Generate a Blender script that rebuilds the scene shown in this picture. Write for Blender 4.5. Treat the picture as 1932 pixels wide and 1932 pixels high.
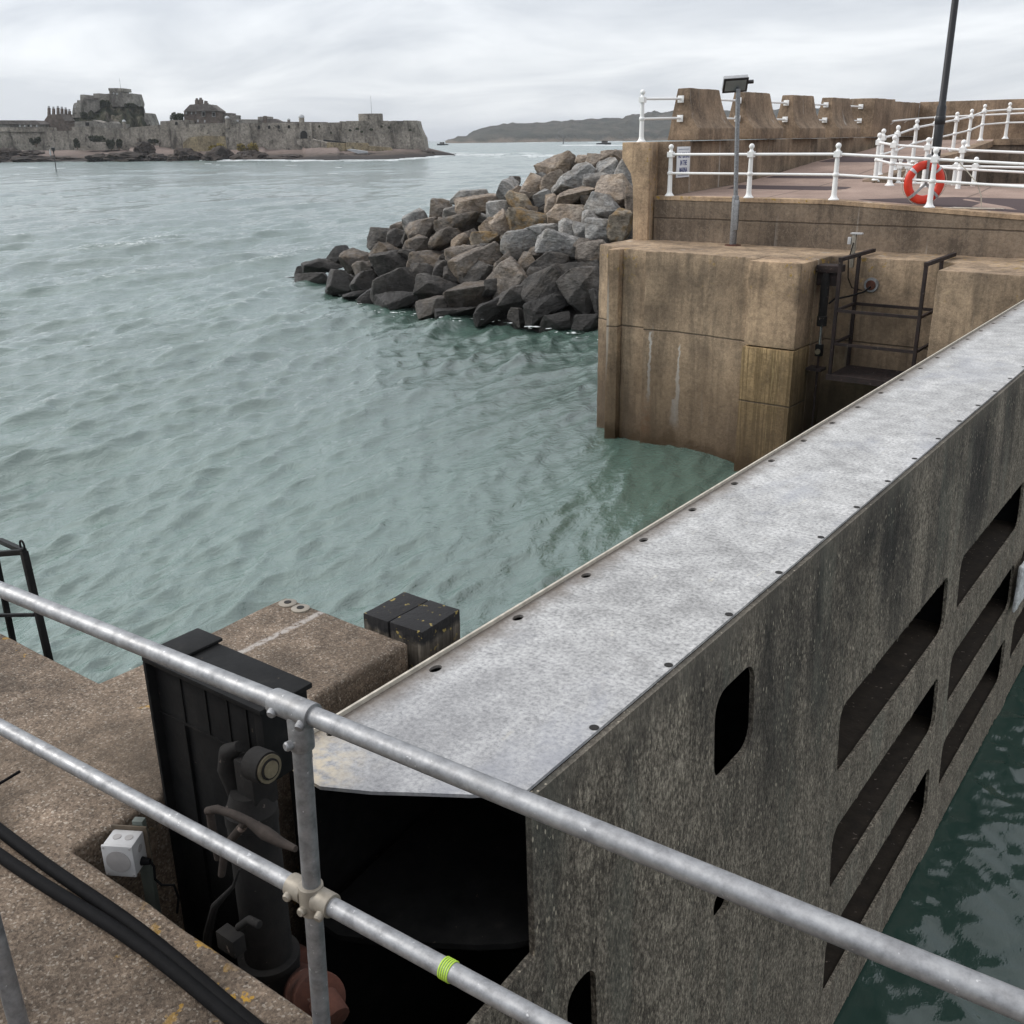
import bpy, bmesh, math, random
import numpy as np
from mathutils import Vector, Matrix, noise, Euler

# ------------------------------------------------------------------ camera, sky, sun, exposure
sc = bpy.context.scene
for o in list(bpy.data.objects): bpy.data.objects.remove(o)
EYE = 6.75; YAW = 36.7; PITCH = 20.3135; ROLL = 0.75; FPX = 1900.0
cam = bpy.data.cameras.new('camera'); camo = bpy.data.objects.new('camera', cam)
sc.collection.objects.link(camo); sc.camera = camo
cam.sensor_width = 36; cam.lens = 36*FPX/1932; cam.clip_start = 0.05; cam.clip_end = 60000
camo.matrix_world = (Matrix.Translation((0, 0, EYE)) @ Matrix.Rotation(math.radians(YAW), 4, 'Z')
    @ Matrix.Rotation(math.radians(90-PITCH), 4, 'X') @ Matrix.Rotation(math.radians(-ROLL), 4, 'Z'))

SUN_AZ = YAW+78; SUN_EL = 36          # degrees counter-clockwise from +Y, behind the cloud
sd = Vector((-math.sin(math.radians(SUN_AZ))*math.cos(math.radians(SUN_EL)), math.cos(math.radians(SUN_AZ))*math.cos(math.radians(SUN_EL)), math.sin(math.radians(SUN_EL))))
sun = bpy.data.lights.new('sun', 'SUN'); sun.energy = 1.5; sun.angle = math.radians(16); sun.color = (1, .95, .88)
suno = bpy.data.objects.new('sun', sun); sc.collection.objects.link(suno)
suno.rotation_euler = sd.to_track_quat('Z', 'Y').to_euler()

world = bpy.data.worlds.new("World"); sc.world = world; world.use_nodes = True
wn = world.node_tree.nodes; wl = world.node_tree.links; wn.clear()
def W(t, **k):
    n = wn.new(t)
    for a, b in k.items(): setattr(n, a, b)
    return n
def wmath(op, a, b=None, c=None):
    n = W('ShaderNodeMath', operation=op)
    for i, x in enumerate((a, b, c)):
        if x is None: continue
        if isinstance(x, (int, float)): n.inputs[i].default_value = x
        else: wl.new(x, n.inputs[i])
    return n.outputs[0]
out = W('ShaderNodeOutputWorld'); bg = W('ShaderNodeBackground'); bg.inputs[1].default_value = 0.1
sky = W('ShaderNodeTexSky', sky_type='NISHITA', sun_disc=False)
sky.sun_elevation = math.radians(SUN_EL); sky.sun_rotation = math.radians(-SUN_AZ)
tc = W('ShaderNodeTexCoord'); sep = W('ShaderNodeSeparateXYZ'); wl.new(tc.outputs['Generated'], sep.inputs[0])
zc = wmath('MAXIMUM', sep.outputs[2], 0.0); den = wmath('ADD', zc, 0.16)
cx = wmath('DIVIDE', sep.outputs[0], den); cy = wmath('DIVIDE', sep.outputs[1], den)
cmb = W('ShaderNodeCombineXYZ'); wl.new(cx, cmb.inputs[0]); wl.new(cy, cmb.inputs[1])
mp = W('ShaderNodeMapping'); mp.inputs['Rotation'].default_value = (0, 0, math.radians(-YAW-15)); mp.inputs['Scale'].default_value = (0.72, 1.0, 1)
wl.new(cmb.outputs[0], mp.inputs[0])
n1 = W('ShaderNodeTexNoise'); n1.inputs['Scale'].default_value = 1.35; n1.inputs['Detail'].default_value = 7; n1.inputs['Roughness'].default_value = .52; n1.inputs['Distortion'].default_value = .55
wl.new(mp.outputs[0], n1.inputs['Vector'])
r1 = W('ShaderNodeValToRGB'); wl.new(n1.outputs[0], r1.inputs[0])
r1.color_ramp.elements[0].position = .36; r1.color_ramp.elements[0].color = (.80, .815, .84, 1)
r1.color_ramp.elements[1].position = .64; r1.color_ramp.elements[1].color = (1.16, 1.15, 1.135, 1)
# brightness of the cloud sheet by height, brighter overhead (overcast) and round the hidden sun
r2 = W('ShaderNodeValToRGB'); wl.new(zc, r2.inputs[0]); cr = r2.color_ramp
cr.elements[0].position = 0; cr.elements[0].color = (.735, .755, .77, 1)
cr.elements[1].position = 1; cr.elements[1].color = (.98, .98, 1.0, 1)
e = cr.elements.new(.08); e.color = (.70, .725, .755, 1)
e = cr.elements.new(.22); e.color = (.56, .60, .665, 1)
e = cr.elements.new(.5); e.color = (.85, .88, .93, 1)
dotn = W('ShaderNodeVectorMath', operation='DOT_PRODUCT'); wl.new(tc.outputs['Generated'], dotn.inputs[0]); dotn.inputs[1].default_value = sd
glow = wmath('POWER', wmath('MAXIMUM', dotn.outputs['Value'], 0.0), 4.0)
gm = wmath('MULTIPLY_ADD', glow, .9, .96)
mx = W('ShaderNodeMix', data_type='RGBA', blend_type='MULTIPLY'); mx.inputs[0].default_value = 1
wl.new(r2.outputs[0], mx.inputs[6]); wl.new(r1.outputs[0], mx.inputs[7])
sc1 = W('ShaderNodeVectorMath', operation='SCALE'); wl.new(mx.outputs[2], sc1.inputs[0]); wl.new(wmath('MULTIPLY', gm, 12.1), sc1.inputs['Scale'])
mx2 = W('ShaderNodeMix', data_type='RGBA'); mx2.inputs[0].default_value = .94
wl.new(sky.outputs[0], mx2.inputs[6]); wl.new(sc1.outputs[0], mx2.inputs[7]); wl.new(mx2.outputs[2], bg.inputs[0]); wl.new(bg.outputs[0], out.inputs[0])
sc.view_settings.view_transform = 'Standard'; sc.view_settings.look = 'None'
sc.view_settings.exposure = .15; sc.view_settings.gamma = 1; sc.view_settings.use_curve_mapping = False
sc.render.engine = 'CYCLES'; sc.cycles.max_bounces = 6; sc.cycles.volume_bounces = 0; sc.cycles.caustics_reflective = False

# ------------------------------------------------------------------ surveying helpers (a photo pixel and a known plane give a point)
CR = camo.matrix_world.to_3x3()
def ray(u, v): return CR @ Vector(((u-966)/FPX, (966-v)/FPX, -1))
def atz(u, v, z): d = ray(u, v); t = (z-EYE)/d.z; return Vector((d.x*t, d.y*t, z))
def aty(u, v, y): d = ray(u, v); t = y/d.y; return Vector((d.x*t, y, EYE+d.z*t))
FWD = Vector((-math.sin(math.radians(YAW)), math.cos(math.radians(YAW)), 0)); RGT = Vector((FWD.y, -FWD.x, 0))
def far(u, v, dist):                                    # on the upright plane `dist` ahead
    d = ray(u, v); t = dist/d.dot(FWD); return Vector((d.x*t, d.y*t, EYE+d.z*t))

# ------------------------------------------------------------------ materials
def mat(name, rough=.8, metal=0, spec=.5):
    m = bpy.data.materials.new(name); m.use_nodes = True
    b = m.node_tree.nodes['Principled BSDF']
    b.inputs['Roughness'].default_value = rough; b.inputs['Metallic'].default_value = metal
    b.inputs['Specular IOR Level'].default_value = spec
    return m, N(m.node_tree), b
class N:
    def __init__(s, t): s.t = t; s.l = t.links
    def new(s, k, **a):
        n = s.t.nodes.new(k)
        for x, y in a.items(): setattr(n, x, y)
        return n
    def put(s, sock, x):
        if x is None: return
        if isinstance(x, bpy.types.NodeSocket): s.l.new(x, sock)
        elif isinstance(x, tuple) and len(x) == 3 and sock.type == 'RGBA': sock.default_value = (*x, 1)
        else: sock.default_value = x
    def pos(s, scale=(1, 1, 1), obj=False):
        g = s.new('ShaderNodeTexCoord').outputs['Object'] if obj else s.new('ShaderNodeNewGeometry').outputs['Position']
        m = s.new('ShaderNodeMapping'); s.l.new(g, m.inputs[0]); m.inputs['Scale'].default_value = scale
        return m.outputs[0]
    def noise(s, vec, scale, detail=5, rough=.55, dist=0):
        n = s.new('ShaderNodeTexNoise'); s.l.new(vec, n.inputs['Vector'])
        n.inputs['Scale'].default_value = scale; n.inputs['Detail'].default_value = detail
        n.inputs['Roughness'].default_value = rough; n.inputs['Distortion'].default_value = dist
        return n.outputs[0]
    def voro(s, vec, scale, feature='F1', out='Distance'):
        n = s.new('ShaderNodeTexVoronoi', feature=feature); s.l.new(vec, n.inputs['Vector']); n.inputs['Scale'].default_value = scale
        return n.outputs[out]
    def ramp(s, x, *stops):
        r = s.new('ShaderNodeValToRGB'); s.l.new(x, r.inputs[0]); e = r.color_ramp.elements
        while len(e) < len(stops): e.new(.5)
        for i, (p, c) in enumerate(stops):
            e[i].position = p; e[i].color = (c, c, c, 1) if isinstance(c, (int, float)) else (*c, 1)
        return r.outputs[0]
    def mix(s, f, a, b, mode='MIX'):
        m = s.new('ShaderNodeMix', data_type='RGBA', blend_type=mode)
        s.put(m.inputs[0], f); s.put(m.inputs[6], a); s.put(m.inputs[7], b); return m.outputs[2]
    def math(s, op, a, b=0.0, c=None):
        m = s.new('ShaderNodeMath', operation=op); s.put(m.inputs[0], a); s.put(m.inputs[1], b)
        if c is not None: s.put(m.inputs[2], c)
        return m.outputs[0]
    def xyz(s, vec=None):
        n = s.new('ShaderNodeSeparateXYZ'); s.l.new(vec if vec is not None else s.pos(), n.inputs[0]); return n.outputs
    def bump(s, b, h, strength=.3, dist=.01):
        n = s.new('ShaderNodeBump'); n.inputs['Strength'].default_value = strength; n.inputs['Distance'].default_value = dist
        s.l.new(h, n.inputs['Height']); s.l.new(n.outputs[0], b.inputs['Normal']); return n

def m_pier(name, tint=(1, 1, 1), joints=(2.67,), wet=True, boards=False):
    m, n, b = mat(name, .88, 0, .3)
    P = n.pos(); x, y, z = n.xyz(P)
    a = n.noise(P, .9, 6, .6); streak = n.noise(n.pos((2.6, 2.6, .28)), 1.6, 6, .62, .4); fine = n.noise(P, 14, 5, .7); grain = n.noise(P, 70, 2, .6)
    T = lambda c: tuple(i*j for i, j in zip(c, tint))
    c = n.mix(n.ramp(a, (.36, 0), (.62, 1)), T((.215, .163, .115)), T((.47, .36, .25)))
    c = n.mix(n.math('MULTIPLY', n.ramp(streak, (.47, 0), (.66, 1)), .60), c, T((.105, .084, .064)))
    c = n.mix(n.math('MULTIPLY', n.ramp(n.noise(n.pos((5, 5, .35)), 1.1, 4, .6, .3), (.6, 0), (.74, 1)), .55), c, T((.44, .35, .26)))
    c = n.mix(n.ramp(fine, (.3, .78), (.7, 1.18)), (0, 0, 0), c, 'MULTIPLY') if False else n.mix(1.0, c, n.ramp(fine, (.25, .62), (.75, 1.25)), 'MULTIPLY')
    c = n.mix(1.0, c, n.ramp(grain, (.3, .8), (.7, 1.15)), 'MULTIPLY')
    # blotchy black algae and pale scratches
    c = n.mix(n.math('MULTIPLY', n.ramp(n.noise(P, 2.3, 6, .72, .6), (.54, 0), (.70, 1)), .34), c, T((.07, .058, .047)))
    c = n.mix(n.math('MULTIPLY', n.ramp(n.noise(n.pos((4, 4, 2.2)), 1.3, 3, .5, 2.5), (.535, 0), (.565, .7), (.60, 0)), .8 if not wet else .25), c, T((.46, .37, .27)))
    # lime runs
    c = n.mix(n.math('MULTIPLY', n.ramp(n.noise(n.pos((3.2, 3.2, .16)), 1.0, 3, .5, .2), (.665, 0), (.72, 1)), .6), c, (.42, .39, .35))
    if boards:
        bd = n.noise(n.pos((17, 17, .22)), 1.0, 4, .6, .15)
        c = n.mix(n.math('MULTIPLY', n.ramp(bd, (.46, 0), (.54, 1)), .62), c, T((.10, .075, .045))); c = n.mix(n.ramp(bd, (.60, 0), (.68, .5)), c, T((.55, .46, .32)))
    if wet:
        wob = n.math('MULTIPLY', n.math('SUBTRACT', n.noise(P, 6, 4, .65), .5), .16)
        for xs_, zt, zb, w0, w1 in ((-10.34, 2.42, .35, .015, .11), (-11.03, 2.66, .9, .03, .05), (-10.42, 1.15, .5, .03, .14)):
            f_ = n.math('DIVIDE', n.math('SUBTRACT', zt, z), zt-zb)
            dx_ = n.math('ABSOLUTE', n.math('ADD', n.math('SUBTRACT', x, xs_), wob)); wd_ = n.math('MULTIPLY_ADD', f_, w1-w0, w0)
            msk = n.ramp(n.math('DIVIDE', dx_, n.math('MAXIMUM', wd_, .004)), (.45, 1), (1.0, 0)); rng_ = n.ramp(f_, (0, 0), (.03, 1), (.78, .8), (1, 0))
            c = n.mix(n.math('MULTIPLY', n.math('MULTIPLY', msk, rng_), .72), c, (.50, .48, .45))
        rst = n.math('MULTIPLY', n.ramp(n.math('ABSOLUTE', n.math('SUBTRACT', x, -11.08)), (.06, 1), (.16, 0)), n.math('MULTIPLY', n.ramp(n.math('MULTIPLY', z, .2), (.08, 1), (.26, 0)), n.ramp(n.noise(P, 6, 4, .7), (.4, 0), (.55, 1))))
        c = n.mix(n.math('MULTIPLY', rst, .7), c, (.26, .11, .05))
        w = n.math('ADD', z, n.math('MULTIPLY', n.noise(n.pos((1.2, 1.2, .7)), 1.2, 5, .65), 1.3))
        low = n.ramp(n.math('MULTIPLY', w, .2), (.15, 1), (.19, .78), (.42, .50), (.62, 0))
        c = n.mix(low, c, (.062, .038, .020))
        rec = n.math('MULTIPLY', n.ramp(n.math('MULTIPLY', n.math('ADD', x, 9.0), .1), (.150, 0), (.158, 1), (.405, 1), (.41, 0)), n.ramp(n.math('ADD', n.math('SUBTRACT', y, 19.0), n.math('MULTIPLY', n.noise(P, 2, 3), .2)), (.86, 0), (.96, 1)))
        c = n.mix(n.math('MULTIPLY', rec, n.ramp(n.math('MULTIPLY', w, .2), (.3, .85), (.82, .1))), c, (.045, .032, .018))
        b_alg = n.ramp(n.math('MULTIPLY', w, .2), (.1, 1), (.2, 0))
        c = n.mix(n.math('MULTIPLY', b_alg, .6), c, (.05, .03, .012))
        n.put(b.inputs['Roughness'], n.ramp(n.math('MULTIPLY', w, .2), (.15, .35), (.4, .88)))
    # yellow lichen near the top edge
    li = n.math('MULTIPLY', n.ramp(n.noise(P, 7.5, 4, .6), (.60, 0), (.64, 1)), n.ramp(n.noise(P, .8, 2), (.48, 0), (.55, 1)))
    c = n.mix(n.math('MULTIPLY', li, n.ramp(n.math('MULTIPLY', z, .1), (.36, 0), (.42, .85 if wet else 0))), c, (.30, .19, .035))
    h = fine
    for zj in joints:
        zz = n.math('ADD', z, n.math('MULTIPLY', n.noise(P, 3, 3), .03))
        line = n.ramp(n.math('ABSOLUTE', n.math('SUBTRACT', zz, zj+.015)), (.010, 1), (.022, 0))
        c = n.mix(n.math('MULTIPLY', line, .75), c, (.05, .036, .026)); h = n.math('SUBTRACT', h, line)
    n.put(b.inputs['Base Color'], c); n.bump(b, h, .6, .02); return m

def m_ledge():
    m, n, b = mat('exposed_aggregate_concrete', .9, 0, .3)
    P = n.pos(); big = n.noise(P, 1.4, 5, .6)
    v = n.voro(P, 135, out='Color'); vd = n.xyz(v)[0]
    c = n.ramp(vd, (0, (.055, .041, .031)), (.25, (.135, .100, .073)), (.55, (.22, .165, .12)), (.86, (.31, .242, .18)), (.98, (.56, .5, .42)))
    c = n.mix(.5, c, n.ramp(n.noise(P, 48, 5, .72), (.32, (.05, .037, .028)), (.68, (.33, .25, .183))))
    c = n.mix(1.0, c, n.ramp(big, (.34, .45), (.66, 1.22)), 'MULTIPLY')
    c = n.mix(n.math('MULTIPLY', n.ramp(n.noise(P, .8, 4, .6, .5), (.50, 0), (.62, 1)), .5), c, (.10, .075, .052))
    c = n.mix(1.0, c, n.ramp(n.noise(P, 7, 4, .65), (.3, .7), (.7, 1.2)), 'MULTIPLY')
    # bird lime, lichen, rusty seep
    wh = n.ramp(n.noise(P, 24, 3, .7), (.735, 0), (.76, 1)); c = n.mix(n.math('MULTIPLY', wh, .8), c, (.55, .52, .46))
    li = n.math('MULTIPLY', n.ramp(n.noise(P, 13, 4, .6), (.60, 0), (.63, 1)), n.ramp(n.noise(P, 1.7, 2), (.56, 0), (.62, 1)))
    c = n.mix(n.math('MULTIPLY', li, .9), c, (.42, .24, .03))
    X_, Y_, z = n.xyz(P)
    sx = n.math('ADD', X_, n.math('MULTIPLY', n.noise(P, 20, 3), .03))
    stp = n.math('MULTIPLY', n.ramp(n.math('ABSOLUTE', n.math('ADD', sx, 3.70)), (.012, 1), (.026, 0)), n.ramp(n.math('MULTIPLY', Y_, .1), (.255, 0), (.262, 1)))
    c = n.mix(n.math('MULTIPLY', stp, n.ramp(n.noise(P, 30, 3), (.35, 0), (.5, .75))), c, (.42, .39, .36))
    c = n.mix(n.ramp(n.math('MULTIPLY', z, .2), (.0, .7), (.55, .35), (.86, 0)), c, (.045, .030, .02))
    n.put(b.inputs['Base Color'], c)
    n.bump(b, n.math('ADD', n.math('MULTIPLY', n.noise(P, 60, 4, .7), 1.0), n.math('MULTIPLY', n.noise(P, 14, 4), 1.2)), .8, .012); return m

def m_galv(name='galvanised_steel', k=.86):
    m, n, b = mat(name, .5, .7, .5)
    P = n.pos()
    c = n.ramp(n.noise(P, 26, 6, .68), (.28, (.20*k, .203*k, .21*k)), (.5, (.34*k, .343*k, .35*k)), (.75, (.47*k, .475*k, .48*k)))
    c = n.mix(n.math('MULTIPLY', n.ramp(n.noise(P, 7, 4, .6), (.55, 0), (.7, 1)), .4), c, (.20*k, .195*k, .19*k))
    c = n.mix(n.math('MULTIPLY', n.ramp(n.noise(P, 60, 2, .5), (.70, 0), (.74, 1)), .7), c, (.6, .6, .6))
    n.put(b.inputs['Base Color'], c); n.put(b.inputs['Roughness'], n.ramp(n.noise(P, 30, 3), (.3, .42), (.7, .62)))
    n.bump(b, n.noise(P, 90, 3, .6), .15, .002); return m
def m_plain(name, col, rough=.5, metal=0, var=.18, scale=18, bump=.1, spec=.5):
    m, n, b = mat(name, rough, metal, spec); P = n.pos()
    c = n.mix(1.0, col, n.ramp(n.noise(P, scale, 5, .65), (.28, 1-var*1.6), (.72, 1+var)), 'MULTIPLY')
    n.put(b.inputs['Base Color'], c)
    if bump: n.bump(b, n.noise(P, scale*3, 4, .6), bump, .004)
    return m
def m_white():
    m, n, b = mat('white_paint', .38, 0, .5); P = n.pos()
    c = n.mix(n.math('MULTIPLY', n.ramp(n.noise(P, 5, 5, .7), (.62, 0), (.76, 1)), .45), (.80, .80, .78), (.52, .43, .33))
    c = n.mix(n.ramp(n.noise(P, 11, 4, .6), (.735, 0), (.75, .85)), c, (.22, .10, .04))
    n.put(b.inputs['Base Color'], c); n.bump(b, n.noise(P, 40, 3), .12, .004); return m
def m_black():
    m, n, b = mat('black_bitumen_paint', .6, 0, .14); P = n.pos()
    c = n.ramp(n.noise(P, 9, 6, .7), (.3, (.004, .0042, .0045)), (.62, (.011, .011, .011)), (.8, (.028, .026, .023)))
    c = n.mix(n.ramp(n.noise(P, 34, 3, .6), (.72, 0), (.76, .7)), c, (.10, .08, .06))
    n.put(b.inputs['Base Color'], c); n.bump(b, n.noise(P, 50, 4), .25, .004); return m
def m_rust(name, a=(.035, .020, .014), c2=(.11, .05, .028)):
    m, n, b = mat(name, .85, 0, .3); P = n.pos()
    c = n.ramp(n.noise(P, 8, 6, .7), (.3, a), (.7, c2)); c = n.mix(n.ramp(n.noise(P, 18, 3, .6), (.66, 0), (.72, .6)), c, (.28, .22, .19))
    n.put(b.inputs['Base Color'], c); n.bump(b, n.noise(P, 40, 4), .4, .006); return m
def m_gatetop():
    m, n, b = mat('worn_grey_deck_plate', .62, .1, .4); P = n.pos()
    x, y, z = n.xyz(P)
    f = n.noise(P, 42, 6, .72); g = n.noise(P, 6, 5, .6); L = n.noise(n.pos((1, .6, 1)), 1.5, 4, .6)
    c = n.ramp(f, (.30, (.15, .15, .152)), (.47, (.37, .368, .362)), (.66, (.57, .565, .55)))
    c = n.mix(1.0, c, n.ramp(g, (.25, .68), (.62, 1.12)), 'MULTIPLY'); c = n.mix(1.0, c, n.ramp(L, (.3, .72), (.62, 1.08)), 'MULTIPLY')
    c = n.mix(n.math('MULTIPLY', n.ramp(n.noise(n.pos((9, 1.5, 1)), 2.2, 4, .7), (.66, 0), (.72, 1)), .4), c, (.62, .58, .47))
    # darker rusty dirt lying along the seaward lip
    edge = n.math('SUBTRACT', x, n.math('MULTIPLY', n.noise(P, 9, 5, .7), .16))
    st = n.ramp(n.noise(n.pos((1.0, .5, 1)), 1.1, 5, .7, .5), (.56, 0), (.68, 1)); c = n.mix(n.math('MULTIPLY', st, .55), c, (.27, .28, .31))
    c = n.mix(n.math('MULTIPLY', n.ramp(n.noise(P, 2.4, 5, .75), (.60, 0), (.68, 1)), .45), c, (.24, .23, .22))
    c = n.mix(n.math('MULTIPLY', n.ramp(n.math('MULTIPLY', y, .1), (.23, 1), (.42, 0)), .45), c, (.22, .225, .245))
    dirt = n.ramp(n.math('ADD', edge, 3.5), (.50, 1), (.64, 0)); c = n.mix(n.math('MULTIPLY', dirt, .85), c, (.11, .085, .062))
    # old cream paint at the near end
    pt = n.math('MULTIPLY', n.ramp(n.math('MULTIPLY', y, .1), (.232, 1), (.262, 0)), n.ramp(n.noise(P, 11, 5, .7), (.42, 0), (.56, 1)))
    pt = n.math('MULTIPLY', pt, n.ramp(n.math('ADD', x, 3.5), (.78, 1), (1.0, 0)))
    c = n.mix(n.math('MULTIPLY', pt, .85), c, (.55, .47, .34))
    n.put(b.inputs['Base Color'], c); n.bump(b, n.noise(P, 70, 4, .7), .25, .003); return m
def m_gateface():
    m, n, b = mat('fouled_gate_steel', .85, 0, .3); P = n.pos(); x, y, z = n.xyz(P)
    s = n.math('ADD', n.math('MULTIPLY', n.noise(n.pos((52, 52, 30)), 1, 5, .78), .72), n.math('MULTIPLY', n.noise(n.pos((16, 16, 8)), 1, 5, .7), .28)); sp = n.voro(n.pos((55, 55, 22)), 1); sp2 = n.xyz(n.voro(n.pos((55, 55, 22)), 1, out='Color'))[0]
    c = n.ramp(s, (.36, (.020, .018, .015)), (.49, (.150, .130, .102)), (.62, (.44, .39, .31)))
    patch = n.ramp(n.noise(n.pos((.8, .8, .38)), 1.3, 5, .62, .3), (.42, 0), (.60, 1))
    zn = n.math('ADD', z, n.math('MULTIPLY', n.noise(P, .9, 3), .9))
    up = n.ramp(n.math('MULTIPLY', zn, .2), (.62, 0), (.76, 1))
    c = n.mix(n.math('MULTIPLY', patch, n.math('MULTIPLY', up, .82)), c, (.022, .022, .022))
    vs_ = n.ramp(n.noise(n.pos((3.5, 3.5, .35)), 1, 5, .65, .3), (.38, .78), (.52, 1), (.66, 1.2)); c = n.mix(1.0, c, vs_, 'MULTIPLY')
    c = n.mix(n.math('MULTIPLY', n.ramp(n.noise(n.pos((2.2, 2.2, .5)), 1.3, 4, .6), (.54, 0), (.66, 1)), .35), c, (.13, .14, .115))
    top = n.ramp(n.math('MULTIPLY', n.math('ADD', z, n.math('MULTIPLY', n.noise(P, 2.2, 4), .35)), .2), (.86, 0), (.915, 1))
    c = n.mix(n.math('MULTIPLY', top, .7), c, (.16, .143, .117))
    wormy = n.ramp(n.noise(n.pos((38, 38, 15)), 1, 2, .4, 1.2), (.74, 0), (.77, 1)); c = n.mix(n.math('MULTIPLY', wormy, .7), c, (.40, .36, .28))
    dots = n.math('MULTIPLY', n.ramp(sp, (.22, 1), (.34, 0)), n.ramp(sp2, (.88, 0), (.90, 1))); c = n.mix(dots, c, (.45, .40, .31))
    n.put(b.inputs['Base Color'], c)
    n.bump(b, n.math('ADD', s, n.math('MULTIPLY', n.noise(n.pos((18, 18, 9)), 1, 4), .8)), .9, .02); return m
def m_rock(name, cols, mossy=0.0, rough=.9):
    m, n, b = mat(name, rough, 0, .35); P = n.pos()
    info = n.new('ShaderNodeObjectInfo').outputs['Random']
    c = n.ramp(n.noise(P, 1.7, 6, .65, .3), (.3, cols[0]), (.5, cols[1]), (.72, cols[2]))
    c = n.mix(1.0, c, n.ramp(n.noise(n.pos((1, 1, 2.2)), 6, 7, .75), (.30, .38), (.70, 1.5)), 'MULTIPLY')
    c = n.mix(1.0, c, n.ramp(info, (0, .72), (1, 1.25)), 'MULTIPLY')
    if mossy: c = n.mix(n.math('MULTIPLY', n.ramp(n.noise(P, 1.5, 5, .65), (.47, 0), (.58, 1)), mossy), c, (.22, .125, .03))
    z = n.math('ADD', n.xyz(P)[2], n.math('MULTIPLY', n.noise(P, .7, 4), 1.4))
    c = n.mix(n.ramp(n.math('MULTIPLY', z, .2), (.22, .7), (.48, 0)), c, (.024, .022, .020))
    n.put(b.inputs['Roughness'], n.ramp(n.math('MULTIPLY', z, .2), (.2, .5), (.5, rough)))
    n.put(b.inputs['Base Color'], c); n.bump(b, n.math('ADD', n.noise(n.pos((1, 1, 2.4)), 5, 6, .72), n.math('MULTIPLY', n.noise(P, 28, 4, .6), .25)), .9, .09); return m
def m_water(name, deep, rough=.06, spec=.5, amp=1.0, foam=False, ior=1.333):
    m, n, b = mat(name, rough, 0, spec); P = n.pos(); b.inputs['IOR'].default_value = ior
    big = n.noise(P, .06, 3); 
    c = n.mix(n.ramp(big, (.35, 0), (.65, 1)), tuple(i*.88 for i in deep), tuple(i*1.1 for i in deep))
    if foam:
        att = n.new('ShaderNodeAttribute', attribute_name='crest').outputs['Fac']
        f = n.math('MULTIPLY', n.ramp(att, (.78, 0), (.95, 1)), n.ramp(n.noise(n.pos((1, .35, 1)), 5, 6, .75), (.50, 0), (.66, 1)))
        c = n.mix(f, c, (.62, .66, .64)); n.put(b.inputs['Roughness'], n.math('MULTIPLY_ADD', f, .5, rough))
    n.put(b.inputs['Base Color'], c)
    if foam:                                              # unresolved chop far out
        ln = n.new('ShaderNodeVectorMath', operation='LENGTH'); n.l.new(P, ln.inputs[0])
        n.put(b.inputs['Roughness'], n.math('ADD', n.ramp(n.math('MULTIPLY', ln.outputs['Value'], .001), (.03, .03), (.12, .08), (.6, .22)), n.math('MULTIPLY', f, .4)))
    h = n.math('ADD', n.noise(n.pos((1.0, .45, 1)), 2.6, 5, .62, .5), n.math('MULTIPLY', n.noise(n.pos((1, .6, 1)), 11, 4, .6, .4), .22))
    n1 = n.bump(b, h, amp, .10)
    if foam:
        big2 = n.new('ShaderNodeBump'); big2.inputs['Distance'].default_value = 1.0
        n.put(big2.inputs['Strength'], n.ramp(n.math('MULTIPLY', ln.outputs['Value'], .001), (.05, 0), (.12, .45), (.5, .9)))
        n.l.new(n.noise(n.pos((1, .5, 1)), .24, 5, .6, .4), big2.inputs['Height']); n.l.new(big2.outputs[0], n1.inputs['Normal'])
    return m
def m_castle(name, a, c2, dark=.55):
    m, n, b = mat(name, .95, 0, .2); P = n.pos()
    c = n.ramp(n.noise(P, .12, 6, .65), (.32, a), (.68, c2))
    c = n.mix(n.math('MULTIPLY', n.ramp(n.noise(n.pos((1, 1, .32)), .28, 5, .7, .3), (.50, 0), (.64, 1)), dark), c, (.05, .044, .038))
    c = n.mix(1.0, c, n.ramp(n.noise(P, 1.1, 3, .7), (.3, .6), (.7, 1.3)), 'MULTIPLY')
    c = n.mix(n.math('MULTIPLY', n.ramp(n.noise(P, .42, 4, .7), (.60, 0), (.66, 1)), dark), c, (.04, .036, .03))
    n.put(b.inputs['Base Color'], c); n.bump(b, n.noise(P, .8, 5, .7), .6, .6); return m
def m_leaf(name, a, c2, sc_=1.2):
    m, n, b = mat(name, .9, 0, .2); P = n.pos()
    c = n.ramp(n.noise(P, sc_, 4, .7), (.3, a), (.7, c2)); n.put(b.inputs['Base Color'], c); return m

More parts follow.
